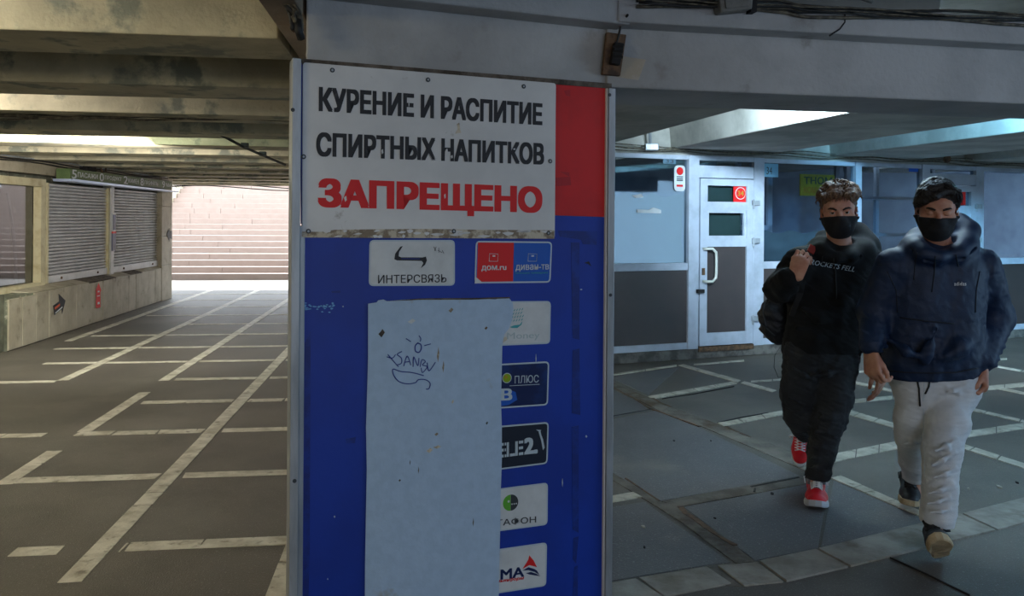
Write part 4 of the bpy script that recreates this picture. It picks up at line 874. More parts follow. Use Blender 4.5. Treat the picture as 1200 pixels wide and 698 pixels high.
MB().tube([at(252, 151.5, 6.95), at(300, 153, 7.0), at(352, 155.5, 7.1)], .010, 8).build('cross_pipe', M['rubber'], cd, True)
for x, y, Y in [(287, 171, 7.7), (308, 181, 8.2)]: 
    q = at(x, y, Y); MB().box(q.x-.03, q.x+.03, q.y-.03, q.y+.03, q.z-.015, q.z+.03).build('pipe_clip', M['dgrey'], cd)
wc = empty('wall_cables', WS.W(11, 2.28, .1), 'pale conduit and dark cables running along the top of the left wall', 'cable')
for j, (m, r) in enumerate([('alu', .012), ('rubber', .01), ('rubber', .008)]):
    pts = [WS.W(9+i*.35, 2.31+.01*sin(i*1.1+j)-.03*j, .09+.02*j) for i in range(20)]
    MB().tube(pts, r, 6).build('cable', M[m], wc, True)
jw = empty('wall_cable_box', WS.W(*WS.hit(105, 196)), 'open dark cable box with hanging wires above the roller shutters', 'box')
a, z = WS.hit(100, 195); MB().pbox(WS, a-.3, a, z-.09, z+.04, .05, .16).build('box_body', M['dark'], jw, bevel=.006)
MB().tube([WS.W(a+.1, z+.05, .16), WS.W(a+.15, z-.08, .18), WS.W(a+.3, z-.05, .17), WS.W(a+.35, z+.04, .15)], .012, 6).build('wire_loop', M['rust'], jw, True)
cc = empty('security_camera', LP(-6.2, 17.5, 2.25), 'small dark security camera hanging below the header before the bright stairs', 'camera')
q = at(214, 208, 17.5); MB().tube([q+Vector((-.9, 0, .05)), q+Vector((.05, 0, .02))], .03, 6).build('arm', M['rubber'], cc); MB().box(q.x-.2, q.x+.15, q.y-.1, q.y+.1, q.z-.06, q.z+.06).build('housing', M['dgrey'], cc, bevel=.01)
hc = MB()
for j in range(2): hc.tube([LP(-7.2+i*.5, 18.9, 2.27-.05*sin(i*.8+j)-.03*j) for i in range(14)], .012, 5)
tag(hc.build('header_cable', M['rubber'], None, True), 'thin dark cables sagging under the header before the bright stairs', 'cable')
# ================================================================== PEOPLE (signed distance fields meshed with surface nets)
class Field:
    def __init__(s, lo, hi, h):
        s.h = h; s.lo = np.array(lo, 'f'); s.n = (np.ceil((np.array(hi)-s.lo)/h)).astype(int)+1
        s.F = np.full(s.n, .2, 'f'); s.T = Matrix.Identity(4)
    def frame(s, T=None): s.T = T or Matrix.Identity(4); return s
    def tp(s, p): return s.T @ Vector(p)
    def block(s, lo, hi, m):
        i0 = np.maximum(np.floor((np.array(lo)-m-s.lo)/s.h).astype(int), 0); i1 = np.minimum(np.ceil((np.array(hi)+m-s.lo)/s.h).astype(int)+1, s.n)
        if (i1 <= i0).any(): return None
        g = [s.lo[a]+np.arange(i0[a], i1[a], dtype='f')*s.h for a in range(3)]
        return tuple(slice(i0[a], i1[a]) for a in range(3)), g[0][:, None, None], g[1][None, :, None], g[2][None, None, :]
    def comb(s, sl, d, k, op):
        a = s.F[sl]
        if op == 'u':
            h = np.maximum(k-np.abs(a-d), 0)/k; s.F[sl] = np.minimum(a, d)-h*h*k*.25
        elif op == 's':
            d = -d; h = np.maximum(k-np.abs(a-d), 0)/k; s.F[sl] = np.maximum(a, d)+h*h*k*.25
    def cap(s, a, b, r1, r2=None, k=.02, op='u', flat=None):
        """tapered capsule; flat=(axis vector, factor) squeezes it along an axis (factor < 1 thinner)"""
        r2 = r1 if r2 is None else r2; a = s.tp(a); b = s.tp(b); R = max(r1, r2)
        blk = s.block([min(a[i], b[i])-R for i in range(3)], [max(a[i], b[i])+R for i in range(3)], k+3*s.h)
        if not blk: return s
        sl, X, Y, Z = blk; ax, ay, az = X-a[0], Y-a[1], Z-a[2]; d = b-a; L2 = max(d.dot(d), 1e-9)
        t = np.clip((ax*d[0]+ay*d[1]+az*d[2])/L2, 0, 1); qx, qy, qz = ax-t*d[0], ay-t*d[1], az-t*d[2]
        f = 1
        if flat:
            v = (s.T.to_3x3() @ Vector(flat[0])).normalized(); f = flat[1]; w = (qx*v[0]+qy*v[1]+qz*v[2])*(1/f-1)
            qx, qy, qz = qx+w*v[0], qy+w*v[1], qz+w*v[2]
        dist = (np.sqrt(qx*qx+qy*qy+qz*qz)-(r1+(r2-r1)*t))
        if flat: dist = np.where(dist < 0, dist*f, dist*(.5+.5*f))
        s.comb(sl, dist.astype('f'), k, op); return s
    def ell(s, c, r, rot=None, k=.02, op='u'):
        c = s.tp(c); Rm = s.T.to_3x3() @ (rot if rot else Matrix.Identity(3)); R = max(r)
        blk = s.block([c[i]-R for i in range(3)], [c[i]+R for i in range(3)], k+3*s.h)
        if not blk: return s
        sl, X, Y, Z = blk; x, y, z = X-c[0], Y-c[1], Z-c[2]; q = []
        for i in range(3):
            v = Rm.col[i].normalized(); q.append(x*v[0]+y*v[1]+z*v[2])
        k0 = np.sqrt((q[0]/r[0])**2+(q[1]/r[1])**2+(q[2]/r[2])**2); k1 = np.sqrt((q[0]/r[0]**2)**2+(q[1]/r[1]**2)**2+(q[2]/r[2]**2)**2)+1e-6
        s.comb(sl, (k0*(k0-1)/k1).astype('f'), k, op); return s
    def grid(s):
        g = [s.lo[a]+np.arange(s.n[a], dtype='f')*s.h for a in range(3)]; return g[0][:, None, None], g[1][None, :, None], g[2][None, None, :]
    def chain(s, pts, rr, k=.02, flat=None, op='u'):
        for i in range(len(pts)-1): s.cap(pts[i], pts[i+1], rr[i], rr[i+1], k, op, flat)
        return s
    def cut(s, p, n):      # keep the side where (x-p).n < 0
        p = s.tp(p); n = (s.T.to_3x3() @ Vector(n)).normalized(); X, Y, Z = s.grid(); s.F = np.maximum(s.F, (X-p[0])*n[0]+(Y-p[1])*n[1]+(Z-p[2])*n[2]).astype('f'); return s
    def wobble(s, amp, freq, seed, stretch=(1, 1, 1), ridged=False, waves=7):
        rs = np.random.RandomState(seed); X, Y, Z = s.grid(); acc = np.zeros(s.n, 'f'); sel = np.abs(s.F) < .05
        idx = np.nonzero(sel); x = s.lo[0]+idx[0]*s.h; y = s.lo[1]+idx[1]*s.h; z = s.lo[2]+idx[2]*s.h; v = np.zeros(len(x), 'f')
        w = np.zeros_like(v)
        for i in range(waves):
            kx, ky, kz = rs.normal(size=3)*freq*np.array(stretch); ph = rs.rand()*6.28
            q = np.sin(x*kx+y*ky+z*kz+ph+1.3*w); w = q
            v += (1-2*np.abs(q)) if ridged else q
        s.F[idx] += (v*amp/math.sqrt(waves)).astype('f'); return s
    def mesh(s, name, m, parent, smooth=True):
        F = s.F; F[0, :, :] = F[-1, :, :] = .1; F[:, 0, :] = F[:, -1, :] = .1; F[:, :, 0] = F[:, :, -1] = .1
        neg = F < 0; c = neg[:-1, :-1, :-1].astype('i1')
        tot = np.zeros(np.array(F.shape)-1, 'i1')
        for dx in (0, 1):
            for dy in (0, 1):
                for dz in (0, 1): tot += neg[dx:F.shape[0]-1+dx, dy:F.shape[1]-1+dy, dz:F.shape[2]-1+dz]
        I, J, K = np.nonzero((tot > 0) & (tot < 8)); n = len(I)
        idx = np.full(tot.shape, -1, 'i4'); idx[I, J, K] = np.arange(n)
        acc = np.zeros((n, 3)); cnt = np.zeros(n)
        cor = [(a, b, c_) for a in (0, 1) for b in (0, 1) for c_ in (0, 1)]
        val = {q: F[I+q[0], J+q[1], K+q[2]] for q in cor}
        for q in cor:
            for ax in range(3):
                if q[ax] == 0:
                    r = list(q); r[ax] = 1; r = tuple(r); a, b = val[q], val[r]; mk = (a < 0) != (b < 0); t = np.where(mk, a/np.where(mk, a-b, 1), 0)
                    p = np.array(q, float)[None, :].repeat(n, 0); p[:, ax] = t; acc[mk] += p[mk]; cnt[mk] += 1
        V = (acc/cnt[:, None]+np.stack([I, J, K], 1))*s.h+s.lo
        quads = []
        for ax in range(3):
            b_, c_ = [(1, 2), (2, 0), (0, 1)][ax]
            sa = [slice(None)]*3; sb = [slice(None)]*3; sa[ax] = slice(0, -1); sb[ax] = slice(1, None)
            A, B = neg[tuple(sa)], neg[tuple(sb)]; E = np.nonzero(A != B); e = np.stack(E, 1); flip = A[E]
            def cell(db, dc):
                q = e.copy(); q[:, b_] -= db; q[:, c_] -= dc; return idx[q[:, 0], q[:, 1], q[:, 2]]
            q = np.stack([cell(1, 1), cell(0, 1), cell(0, 0), cell(1, 0)], 1); q[~flip] = q[~flip][:, ::-1]; quads.append(q)
        Q_ = np.concatenate(quads).astype('i4')
        # drop small islands is not needed: the fields are connected
        me = bpy.data.meshes.new(name); me.vertices.add(n); me.vertices.foreach_set('co', V.astype('f').ravel())
        me.loops.add(len(Q_)*4); me.loops.foreach_set('vertex_index', Q_.ravel()); me.polygons.add(len(Q_)); me.polygons.foreach_set('loop_start', np.arange(0, len(Q_)*4, 4, dtype='i4'))
        me.update(); me.validate()
        if smooth: me.polygons.foreach_set('use_smooth', [True]*len(me.polygons))
        return link(name, me, m, parent)

def frame_from(o, fwd, up=(0, 0, 1)):
    """local x = right of the figure (its left-hand side positive), y = forward, z = up"""
    f = Vector(fwd).normalized(); u = Vector(up); x = f.cross(u).normalized(); u = x.cross(f)
    m = Matrix((x, f, u)).transposed().to_4x4(); m.translation = Vector(o); return m

def head(F, T, s=1.0):
    F.frame(T @ Matrix.Scale(1, 4)); S_ = s
    E = lambda c, r, rot=None, k=.02, op='u': F.ell([v*S_ for v in c], [v*S_ for v in r], rot, k*S_, op)
    C = lambda a, b, r1, r2, k=.02, op='u', flat=None: F.cap([v*S_ for v in a], [v*S_ for v in b], r1*S_, r2*S_, k*S_, op, flat)
    E((0, -.012, .042), (.076, .097, .082)); E((0, .030, -.010), (.064, .070, .085), k=.03)
    C((0, .045, -.062), (0, .060, -.092), .046, .028, .03)         # jaw and chin
    for sx in (-1, 1):
        C((sx*.058, -.0, -.045), (sx*.028, .055, -.090), .020, .020, .03); E((sx*.045, .062, -.022), (.026, .024, .022), k=.02)   # jaw line, cheek
    E((0, .078, .040), (.052, .022, .026), k=.02)                   # brow
    for sx in (-1, 1): E((sx*.032, .104, .004), (.021, .016, .012), k=.014, op='s')
    C((0, .096, .008), (0, .118, -.030), .008, .013, .012)          # nose
    for sx in (-1, 1):
        E((sx*.012, .108, -.034), (.009, .012, .008), k=.008)
        C((sx*.016, .096, .021), (sx*.048, .084, .024), .006, .005, .012)
    E((0, .098, -.060), (.024, .010, .006), k=.008); E((0, .096, -.070), (.022, .010, .007), k=.008)
    for sx in (-1, 1):
        E((sx*.080, -.008, -.008), (.006, .020, .032), Matrix.Rotation(sx*-.35, 3, 'Z'), k=.008); E((sx*.085, -.004, -.006), (.005, .010, .018), k=.006, op='s')
    F.frame()
def hand(F, wrist, d, n, ts, s=1.0, curl=(60, 70, 75, 80), curl2=1.0, thumb=(.55, .5, .45), tb=35):
    """d towards the fingers, n the side the fingers curl to, ts = +-1 thumb side (along d x n)"""
    d = Vector(d).normalized(); n = Vector(n); n = (n-d*n.dot(d)).normalized(); sd = d.cross(n)*ts; w = Vector(wrist)
    F.frame()
    tips = []
    for i in range(4):
        off = (.033-.0225*i)*s; b = w+d*.088*s+sd*off-d*abs(i-1.2)*.005*s
        F.cap(w+sd*off*.6, b, .016*s, .0125*s, .010*s, flat=(n, .85))
        L = (.044, .049, .046, .036)[i]*s; th = radians(curl[i]); p = b; r = .0092*s
        for j, (f, dth) in enumerate(((1, .8), (.62, 1.0*curl2), (.5, .7*curl2))):
            ang = th*(.75 if j == 0 else 1)*dth if j == 0 else ang+th*dth*.95
            q = p+(d*cos(ang)+n*sin(ang))*L*f; F.cap(p, q, r, r*.92, .004*s); p = q; r *= .92
        tips.append(p)
    F.cap(w+d*.02*s, w+d*.075*s, .026*s, .030*s, .012*s, flat=(n, .55))
    b = w+d*.018*s+sd*.022*s+n*.006*s; m1 = b+(d*thumb[0]+sd*thumb[1]+n*.3).normalized()*.045*s
    m2 = m1+(d*.85+sd*.12+n*thumb[2]).normalized()*.032*s; m3 = m2+(d*.8-sd*.25+n*thumb[2]*1.2).normalized()*.026*s
    F.cap(b, m1, .016*s, .0125*s, .012*s); F.cap(m1, m2, .0115*s, .0105*s, .005*s); F.cap(m2, m3, .0105*s, .009*s, .005*s)
    return tips
def skin(name, c, c2): 
    m = mat(name, c, .5, c2, 14, (.42, .62), .05, 200); b = m.node_tree.nodes['Principled BSDF']; b.inputs['Subsurface Weight'].default_value = .12; b.inputs['Subsurface Radius'].default_value = (.012, .005, .003); return m
MS1 = skin('skin_pale', lin(212, 160, 136), lin(196, 136, 114)); MS2 = skin('skin_tan', lin(196, 144, 118), lin(176, 118, 96))
M['hair1'] = mat('brown_hair', lin(128, 92, 60), .5, lin(78, 54, 36), 60, (.35, .6), .6, 200, stretch=(1, 1, .4)); M['hair2'] = mat('dark_hair', lin(34, 27, 24), .42, lin(20, 16, 14), 60, (.35, .6), .6, 200)
M['mask'] = mat('black_mask_cloth', lin(22, 22, 26), .85, bump=.2, bscale=500)
M['hoodie'] = mat('black_hoodie', lin(15, 16, 18), .95, lin(19, 20, 22), 8, bump=.3, bscale=300)
M['bjeans'] = mat('black_jeans', lin(32, 34, 38), .85, lin(40, 43, 46), 12, bump=.3, bscale=400)
M['navyj'] = mat('navy_anorak', lin(8, 36, 70), .6, lin(6, 30, 60), 6, bump=.12, bscale=150)
M['navyj2'] = mat('navy_lining', lin(10, 20, 36), .7)
M['wjeans'] = mat('offwhite_jeans', lin(216, 219, 222), .8, lin(202, 206, 210), 7, bump=.3, bscale=400)
M['redsh'] = mat('red_leather', lin(216, 18, 34), .45, lin(190, 12, 28), 20)
M['greysh'] = mat('grey_suede', lin(116, 118, 128), .8); M['lace'] = mat('white_lace', lin(230, 232, 236), .8); M['sole1'] = mat('pale_sole', lin(190, 196, 204), .6)
M['blksh'] = mat('black_shoe', lin(26, 28, 32), .5, lin(38, 40, 44), 30, (.5, .6)); M['tan'] = mat('tan_sole', lin(196, 176, 140), .7, lin(170, 150, 116), 20)
M['eyew'] = mat('eye_white', lin(200, 196, 190), .25); M['iris'] = mat('eye_iris', lin(40, 32, 26), .2)
M['brow'] = mat('eyebrow', lin(40, 28, 22), .8)

def eyes(T, s, parent, half=0.0, skinm=None, fwd=0):
    for sx in (-1, 1):
        c = T @ Vector((sx*.032*s, .083*s, .004*s))
        e = MB(); me = bpy.data.meshes.new('eyeball'); bm = bmesh.new(); bmesh.ops.create_uvsphere(bm, u_segments=16, v_segments=10, radius=.0125*s); bm.to_mesh(me); bm.free()
        for p in me.polygons: p.use_smooth = True
        o = link('eyeball', me, M['eyew'], parent); o.location += c
        f = (T.to_3x3() @ Vector((fwd, 1, -.12))).normalized()
        MB().disc(c+f*.0118*s, f, .0066*s, .0014*s, 14).build('iris', M['iris'], o)
        # eyelid shells
        L = Field(c-Vector((.03, .03, .03)), c+Vector((.03, .03, .03)), .0014)
        L.frame(T).ell((sx*.032*s, .0835*s, .004*s), (.0150*s, .0142*s, .0138*s), k=.002)
        L.cut((0, .092*s, (.0085-half*.012)*s), (0, -.25, -1)); L.frame(); L.mesh('eyelid', skinm, parent)
def brows(T, s, parent, m, tilt=.0, z=.026, th=1.0):
    for sx in (-1, 1):
        pts = [T @ Vector((sx*x*s, y*s, (z+zz)*s)) for x, y, zz in ((.014, .1035, -.003-tilt), (.028, .1015, .001), (.042, .094, .003), (.053, .083, -.001))]
        MB().tube(pts, [.0035*s*th, .0046*s*th, .004*s*th, .002*s*th], 8).build('eyebrow', m, parent, True)
def facemask(T, s, parent, top=-.015):
    c = T @ Vector((0, .04*s, -.05*s)); F = Field(c-Vector((.16, .16, .14))*s, c+Vector((.16, .16, .16))*s, .003)
    head(F, T, s); F.frame(T)
    F.cap((0, .100*s, -.018*s), (0, .105*s, -.060*s), .014*s, .014*s, .03); F.ell((0, .06*s, -.060*s), (.055*s, .05*s, .055*s), k=.03); F.F -= .005*s
    F.cut((0, .10*s, top*s), (0, -.10, 1)); F.cut((0, .004*s, -.02*s), (0, -1, -.10)); F.cut((0, .04*s, -.116*s), (0, -.35, -1)); F.frame()
    o = F.mesh('face_mask', M['mask'], parent)
    for sx in (-1, 1):
        MB().tube([T @ Vector((sx*.068*s, .010*s, -.028*s)), T @ Vector((sx*.082*s, -.010*s, .008*s)), T @ Vector((sx*.086*s, -.020*s, .022*s)), T @ Vector((sx*.086*s, -.034*s, .006*s)), T @ Vector((sx*.080*s, -.024*s, -.030*s)), T @ Vector((sx*.066*s, .010*s, -.060*s))], .0022*s, 6).build('ear_loop', M['mask'], o, True)
    return o
def hair_mesh(T, s, parent, m, shape, strands, seed, h=.0028, lo=(-.15, -.17, -.12), hi=(.15, .17, .22)):
    cs = [T @ Vector((x*s, y*s, z*s)) for x in (lo[0], hi[0]) for y in (lo[1], hi[1]) for z in (lo[2], hi[2])]
    F = Field([min(c[i] for c in cs) for i in range(3)], [max(c[i] for c in cs) for i in range(3)], h)
    F.frame(T); shape(F, s); F.frame()
    o = F.mesh('hair', m, parent)
    # add locks as tapered tubes into the same mesh
    mb = MB(); random.seed(seed)
    for pts, r in strands(s): mb.tube([T @ Vector(p) for p in pts], [r*.5*s, r*s, r*.8*s, r*.12*s] if len(pts) == 4 else [r*s*(1-i/(len(pts)-.9)) for i in range(len(pts))], 5)
    if mb.v:
        b = bmesh.new(); b.from_mesh(o.data); me2 = bpy.data.meshes.new('x'); off = Vector(wloc(parent)); me2.from_pydata([tuple(v) for v in mb.v], [], mb.f); b.from_mesh(me2); b.to_mesh(o.data); b.free()
        o.data.polygons.foreach_set('use_smooth', [True]*len(o.data.polygons)); bpy.data.meshes.remove(me2)
    return o
def shoe(T, s, parent, upper, sole, tongue, lacem, W_=.048, laces=5, sock=None, high=False, laceloop=True):
    """local frame: origin under the ankle on the ground, y towards the toe, z up, x sideways; length about .30"""
    o = empty('shoe', T.translation); o.parent = parent; o.location = T.translation-wloc(parent)
    fp = [(.0, -.075), (.026, -.068), (.034, -.04), (.032, .02), (.042, .09), (.048, .13), (.044, .17), (.030, .203), (.006, .218), (-.018, .212), (-.038, .185), (-.046, .14), (-.042, .09), (-.032, .03), (-.034, -.03), (-.026, -.066)]
    sc_ = W_/.048; tz = lambda y: max(0, (y-.13))**1.6*1.2
    sp_ = MB(); n = len(fp)
    ring = lambda f, z: [T @ Vector((x*sc_*f*s, (y*1.0*(1 if f > .98 else .985))*s, (z+tz(y))*s)) for x, y in fp]
    rs_ = [ring(.94, 0), ring(1.05, .006), ring(1.06, .022), ring(1.0, .032)]
    vs_ = sum(rs_, []); fs = [tuple(range(n))[::-1], tuple(3*n+i for i in range(n))]+[(k*n+i, k*n+(i+1) % n, (k+1)*n+(i+1) % n, (k+1)*n+i) for k in range(3) for i in range(n)]
    sp_.add(vs_, fs); sp_.build('sole', sole, o)
    for i in range(4):     # tread bars under the sole
        y = -.05+i*.04
        sp2 = MB().prism([T @ Vector((x*s, yy*s, -.0015*s)) for x, yy in ((-.030, y), (.030, y), (.030, y+.02), (-.030, y+.02))], (T.to_3x3() @ Vector((0, 0, .006*s)))); sp2.build('tread_bar', sole, o)
    cs = [T @ Vector((x*s, y*s, z*s)) for x in (-.09, .09) for y in (-.12, .26) for z in (-.02, .2)]
    F = Field([min(c[i] for c in cs) for i in range(3)], [max(c[i] for c in cs) for i in range(3)], .0035)
    F.frame(T); w = W_*s
    F.cap((0, -.035*s, .05*s), (0, -.02*s, (.115 if high else .095)*s), .040*s, .037*s, .02); F.cap((0, -.03*s, .045*s), (0, .12*s, .042*s), .038*s, .040*s, .03)
    F.cap((0, .12*s, .040*s), (.0, .165*s, .040*s), w*.92, w*.80, .03, flat=((0, 0, 1), .72)); F.cap((0, -.0*s, .09*s), (0, .11*s, .055*s), .032*s, .032*s, .02)
    F.cut((0, 0, .022*s), (0, .0, -1)); F.frame()
    F.mesh('upper', upper, o)
    up = [c for c in o.children if c.name.startswith('upper')][0]; bpy.context.view_layer.update()
    dn = (T.to_3x3() @ Vector((0, -.25, -1))).normalized()
    def top(x, y, off=.003):
        p = T @ Vector((x*s, y*s+.05*s, .22*s)); hit, lc, nr, _ = up.ray_cast(p, dn); return (lc-dn*off) if hit else T @ Vector((x*s, y*s, .1*s))
    TG = MB(); ny = 6
    vv = []; 
    for j in range(ny+1):
        y = .115-j*.016
        for x in (-.021, 0, .021): vv.append(top(x, y, .002+.001*(x == 0)))
    tip = (T.to_3x3() @ Vector((0, -.010, .034)))*s
    for x in (-.024, 0, .024): vv.append(top(x, .020, .003)+tip)
    for j in range(ny+1):
        for i in range(2): TG.f.append((j*3+i, j*3+i+1, (j+1)*3+i+1, (j+1)*3+i))
    TG.v = vv; tg = TG.build('tongue', tongue, o, True)
    md = tg.modifiers.new('thickness', 'SOLIDIFY'); md.thickness = .005
    for i in range(laces):
        y = .036+.016*i
        for sg in (-1, 1):
            MB().tube([top(-.027*sg, y, .003), top(-.010*sg, y+.006, .007), top(.010*sg, y+.011, .007), top(.027*sg, y+.017, .003)], .0034*s, 6).build('lace', lacem, o, True)
    if laceloop:
        c0 = top(0, .034, .010)
        for sg in (-1, 1):
            MB().tube([c0, c0+T.to_3x3() @ Vector((sg*.03, .0, .016))*s, c0+T.to_3x3() @ Vector((sg*.058, 0, .0))*s, c0+T.to_3x3() @ Vector((sg*.052, .004, -.030))*s], .0030*s, 6).build('lace', lacem, o, True)
    return o

# ------------------------------------------------------------------ man in the navy anorak
p2 = empty('person', Vector((2.0, 3.95, 0)), 'man in navy half-zip anorak, black face mask and off-white jeans, striding at right', 'person')
A2 = lambda x, y, Y: at(x, y, Y)
hs = 1.09
HC2 = at(1097.5, 245.5, 3.86)
T2 = frame_from(HC2, (-.42, -1, -.26), (.03, 0, 1))
nk = at(1104, 288, 3.95); 
shL, shR = at(1048, 311, 3.97), at(1150, 312, 3.99)
elL, wrL = at(1026, 366, 4.02), at(1020, 411, 3.90)
elR, wrR = at(1166, 372, 4.06), at(1151, 428, 3.93)
hipL, hipR = at(1078, 462, 4.0), at(1118, 462, 3.97)
knL, anL = at(1068, 512, 4.03), at(1073, 561, 4.42)
knR, anR = at(1105, 527, 3.80), at(1099, 614, 3.72)
pel = at(1098, 445, 3.99)
lo = Vector((min(elL.x, wrL.x)-.14, 3.35, -.03)); hi = Vector((elR.x+.14, 4.65, 1.92))
B = Field(lo, hi, .0040)
head(B, T2, hs)
B.cap(HC2+Vector((.01, .04, -.05)), nk+Vector((0, .03, -.03)), .058, .064, .03)
B.chain([nk+Vector((0, .05, -.08)), at(1100, 340, 4.02), pel], [.08, .125, .125], .05, flat=((0, 1, 0), .68))
for sh, el, wr in ((shL, elL, wrL), (shR, elR, wrR)): B.cap(nk+Vector((0, .03, -.03)), sh, .05, .05, .04); B.chain([sh, el, wr], [.052, .040, .027], .02)
for hp, kn, an in ((hipL, knL, anL), (hipR, knR, anR)): B.chain([pel, hp, kn, an], [.1, .085, .058, .040], .03)
hand(B, wrL+Vector((-.004, -.012, -.008)), (.02, -.22, -1), (.85, .35, .1), 1, 1.12, (58, 66, 72, 76), thumb=(.8, .35, .35))
hand(B, wrR+Vector((0, -.008, -.012)), (-.12, -.25, -1), (-.95, .25, 0), -1, 1.12, (72, 78, 82, 86), thumb=(.75, .3, .5))
# feet inside the shoes, part of the one body
B.cap(anL, anL+Vector((-.02, -.05, -.07)), .034, .024, .02); B.cap(anR, anR+Vector((-.03, -.07, -.06)), .034, .024, .02)
B.mesh('body', MS2, p2)
eyes(T2, hs, p2, half=1.1, skinm=MS2); brows(T2, hs, p2, M['brow'], .001, z=.0245, th=1.15)
facemask(T2, hs, p2)
def shape2(F, s):
    F.ell((0, -.018*s, .056*s), (.086*s, .106*s, .088*s), k=.02); F.ell((0, -.05*s, .0), (.082*s, .07*s, .085*s), k=.02)
    F.chain([(-.01*s, .060*s, .118*s), (.045*s, .082*s, .090*s), (.078*s, .060*s, .052*s), (.086*s, .035*s, .020*s)], [.024*s, .024*s, .018*s, .008*s], .02)
    F.chain([(-.0*s, .060*s, .116*s), (-.045*s, .070*s, .100*s), (-.076*s, .040*s, .062*s), (-.082*s, .012*s, .022*s)], [.022*s, .020*s, .014*s, .010*s], .02)
    F.wobble(.0016, 130, 3, (.4, 1, 1)); F.wobble(.002, 50, 5)
    # face opening, higher on the parted side; fringe swept over the other temple
    F.ell((-.006*s, .118*s, .004*s), (.074*s, .060*s, .078*s), Matrix.Rotation(-.25, 3, 'Y'), k=.006, op='s')
    F.chain([(-.030*s, .086*s, .104*s), (.018*s, .100*s, .084*s), (.056*s, .084*s, .056*s), (.076*s, .056*s, .026*s)], [.014*s, .018*s, .015*s, .007*s], .012)
    F.wobble(.0014, 150, 4, (.3, 1, 1)); F.cut((0, 0, -.065*s), (0, .3, -1))
    for sx in (-1, 1): F.ell((sx*.085*s, .004*s, -.03*s), (.03*s, .03*s, .042*s), k=.008, op='s')
def strands2(s):
    out = []
    for i in range(90):
        t = random.random(); sx = 1 if random.random() < .62 else -1
        x0 = -.005+random.gauss(0, .012)
        a = (x0*s, (.045+random.random()*.03)*s, (.128+random.random()*.012)*s)
        y1 = .085-.04*random.random(); e = .07+random.random()*.02
        out.append(([a, ((x0+sx*e)*.45*s, y1*s+.012*s, (.118+random.random()*.012)*s), (sx*e*s*.92, y1*s, (.085+random.random()*.02)*s), (sx*(e+.008)*s, (y1-.025)*s, (.035+random.random()*.03)*s)], .0042))
    return out
hair_mesh(T2, hs, p2, M['hair2'], shape2, strands2, 5)
# anorak
J = Field(lo-Vector((.05, .05, 0)), hi+Vector((.05, .05, 0)), .0055)
J.n[2] = J.n[2]
ax = (0, 1, 0)
J.cap(at(1085, 322, 3.99), at(1112, 322, 3.99), .175, .175, .06, flat=(ax, .80)); J.cap(at(1082, 360, 3.98), at(1110, 360, 3.98), .178, .178, .08, flat=(ax, .82))
J.cap(at(1079, 405, 3.98), at(1109, 405, 3.98), .178, .178, .08, flat=(ax, .80)); J.cap(at(1078, 428, 3.98), at(1108, 428, 3.98), .168, .168, .05, flat=(ax, .80))
J.cap(nk+Vector((0, .04, -.01)), shL+Vector((.02, 0, 0)), .075, .078, .05); J.cap(nk+Vector((0, .04, -.01)), shR+Vector((-.02, 0, 0)), .075, .078, .05)
J.chain([shL, elL+Vector((-.005, .0, 0)), wrL+Vector((0, 0, .03))], [.090, .078, .055], .03)
J.chain([shR, elR+Vector((.005, .0, 0)), wrR+Vector((0, 0, .03))], [.092, .082, .058], .03)
for k in range(7):      # gathers near the cuffs and elbows
    for el, wr, sg in ((elL, wrL, -1), (elR, wrR, 1)):
        t = .15+k*.13; c = el.lerp(wr, t); d = (wr-el).normalized(); r = .078-.020*t
        a = c+Vector((-r*.9, -.02, .012*(k % 2))); b = c+Vector((r*.9, -.02-.01*(k % 2), -.014))
        J.chain([a, c+Vector((0, -r*.96, 0)), b], [.006, .009, .006], .016)
# long soft folds across the chest and belly
for q in [((1046, 400, 3.85), (1064, 412, 3.80), (1082, 420, 3.80)), ((1142, 395, 3.86), (1128, 408, 3.81), (1110, 418, 3.80)), ((1100, 385, 3.79), (1090, 408, 3.79), (1088, 425, 3.80))]:
    J.chain([at(*p)+Vector((0, .012, 0)) for p in q], [.004, .010, .004], .07)
J.wobble(.0035, 16, 11, (1, 1, .8)); J.wobble(.0014, 45, 12, (.8, .8, 1.6))
# hem
hem = at(1095, 441, 3.98)
J.cut((hem.x, 0, hem.z), (0.05, 0, -1))
J.cut(wrL+Vector((0, 0, -.004)), (0, -.2, -1)) if False else None
# hood lying behind the neck, open collar
hd = at(1108, 276, 4.03)
ring_ = [at(1075, 289, 3.90), at(1068, 286, 3.98), at(1076, 279, 4.08), at(1100, 267, 4.12), at(1124, 262, 4.08), at(1136, 270, 4.0), at(1135, 285, 3.92), at(1124, 296, 3.86), at(1100, 301, 3.83), at(1082, 297, 3.85), at(1074, 288, 3.90)]
J.chain(ring_, [.015, .018, .028, .034, .037, .035, .026, .019, .014, .014, .015], .07)
J.chain([at(1118, 268, 4.08), at(1128, 282, 4.08), at(1124, 300, 4.06)], [.04, .045, .05], .07); J.chain([at(1076, 280, 4.06), at(1066, 294, 4.06)], [.04, .05], .06)
J.cap(nk+Vector((-.0, -.005, .035)), nk+Vector((0, -.02, .16)), .060, .086, .012, 's'); J.chain([at(1068, 292, 3.88), at(1085, 305, 3.83), at(1104, 310, 3.81), at(1126, 304, 3.83), at(1142, 290, 3.88)], [.005]*5, .012, op='s');
J.cap(HC2+Vector((0, 0, -.02)), HC2+Vector((0.01, .02, .1)), .100, .10, .01, 's')
J.mesh('anorak', M['navyj'], p2)
cuff = MB()
for wr, d in ((wrL, (wrL-elL).normalized()), (wrR, (wrR-elR).normalized())):
    MB().tube([wr-d*.035, wr-d*.02, wr+d*.002], [.047, .050, .043], 18).build('cuff', M['navyj2'], p2, True)
def surf(x, y, Y): return at(x, y, Y)
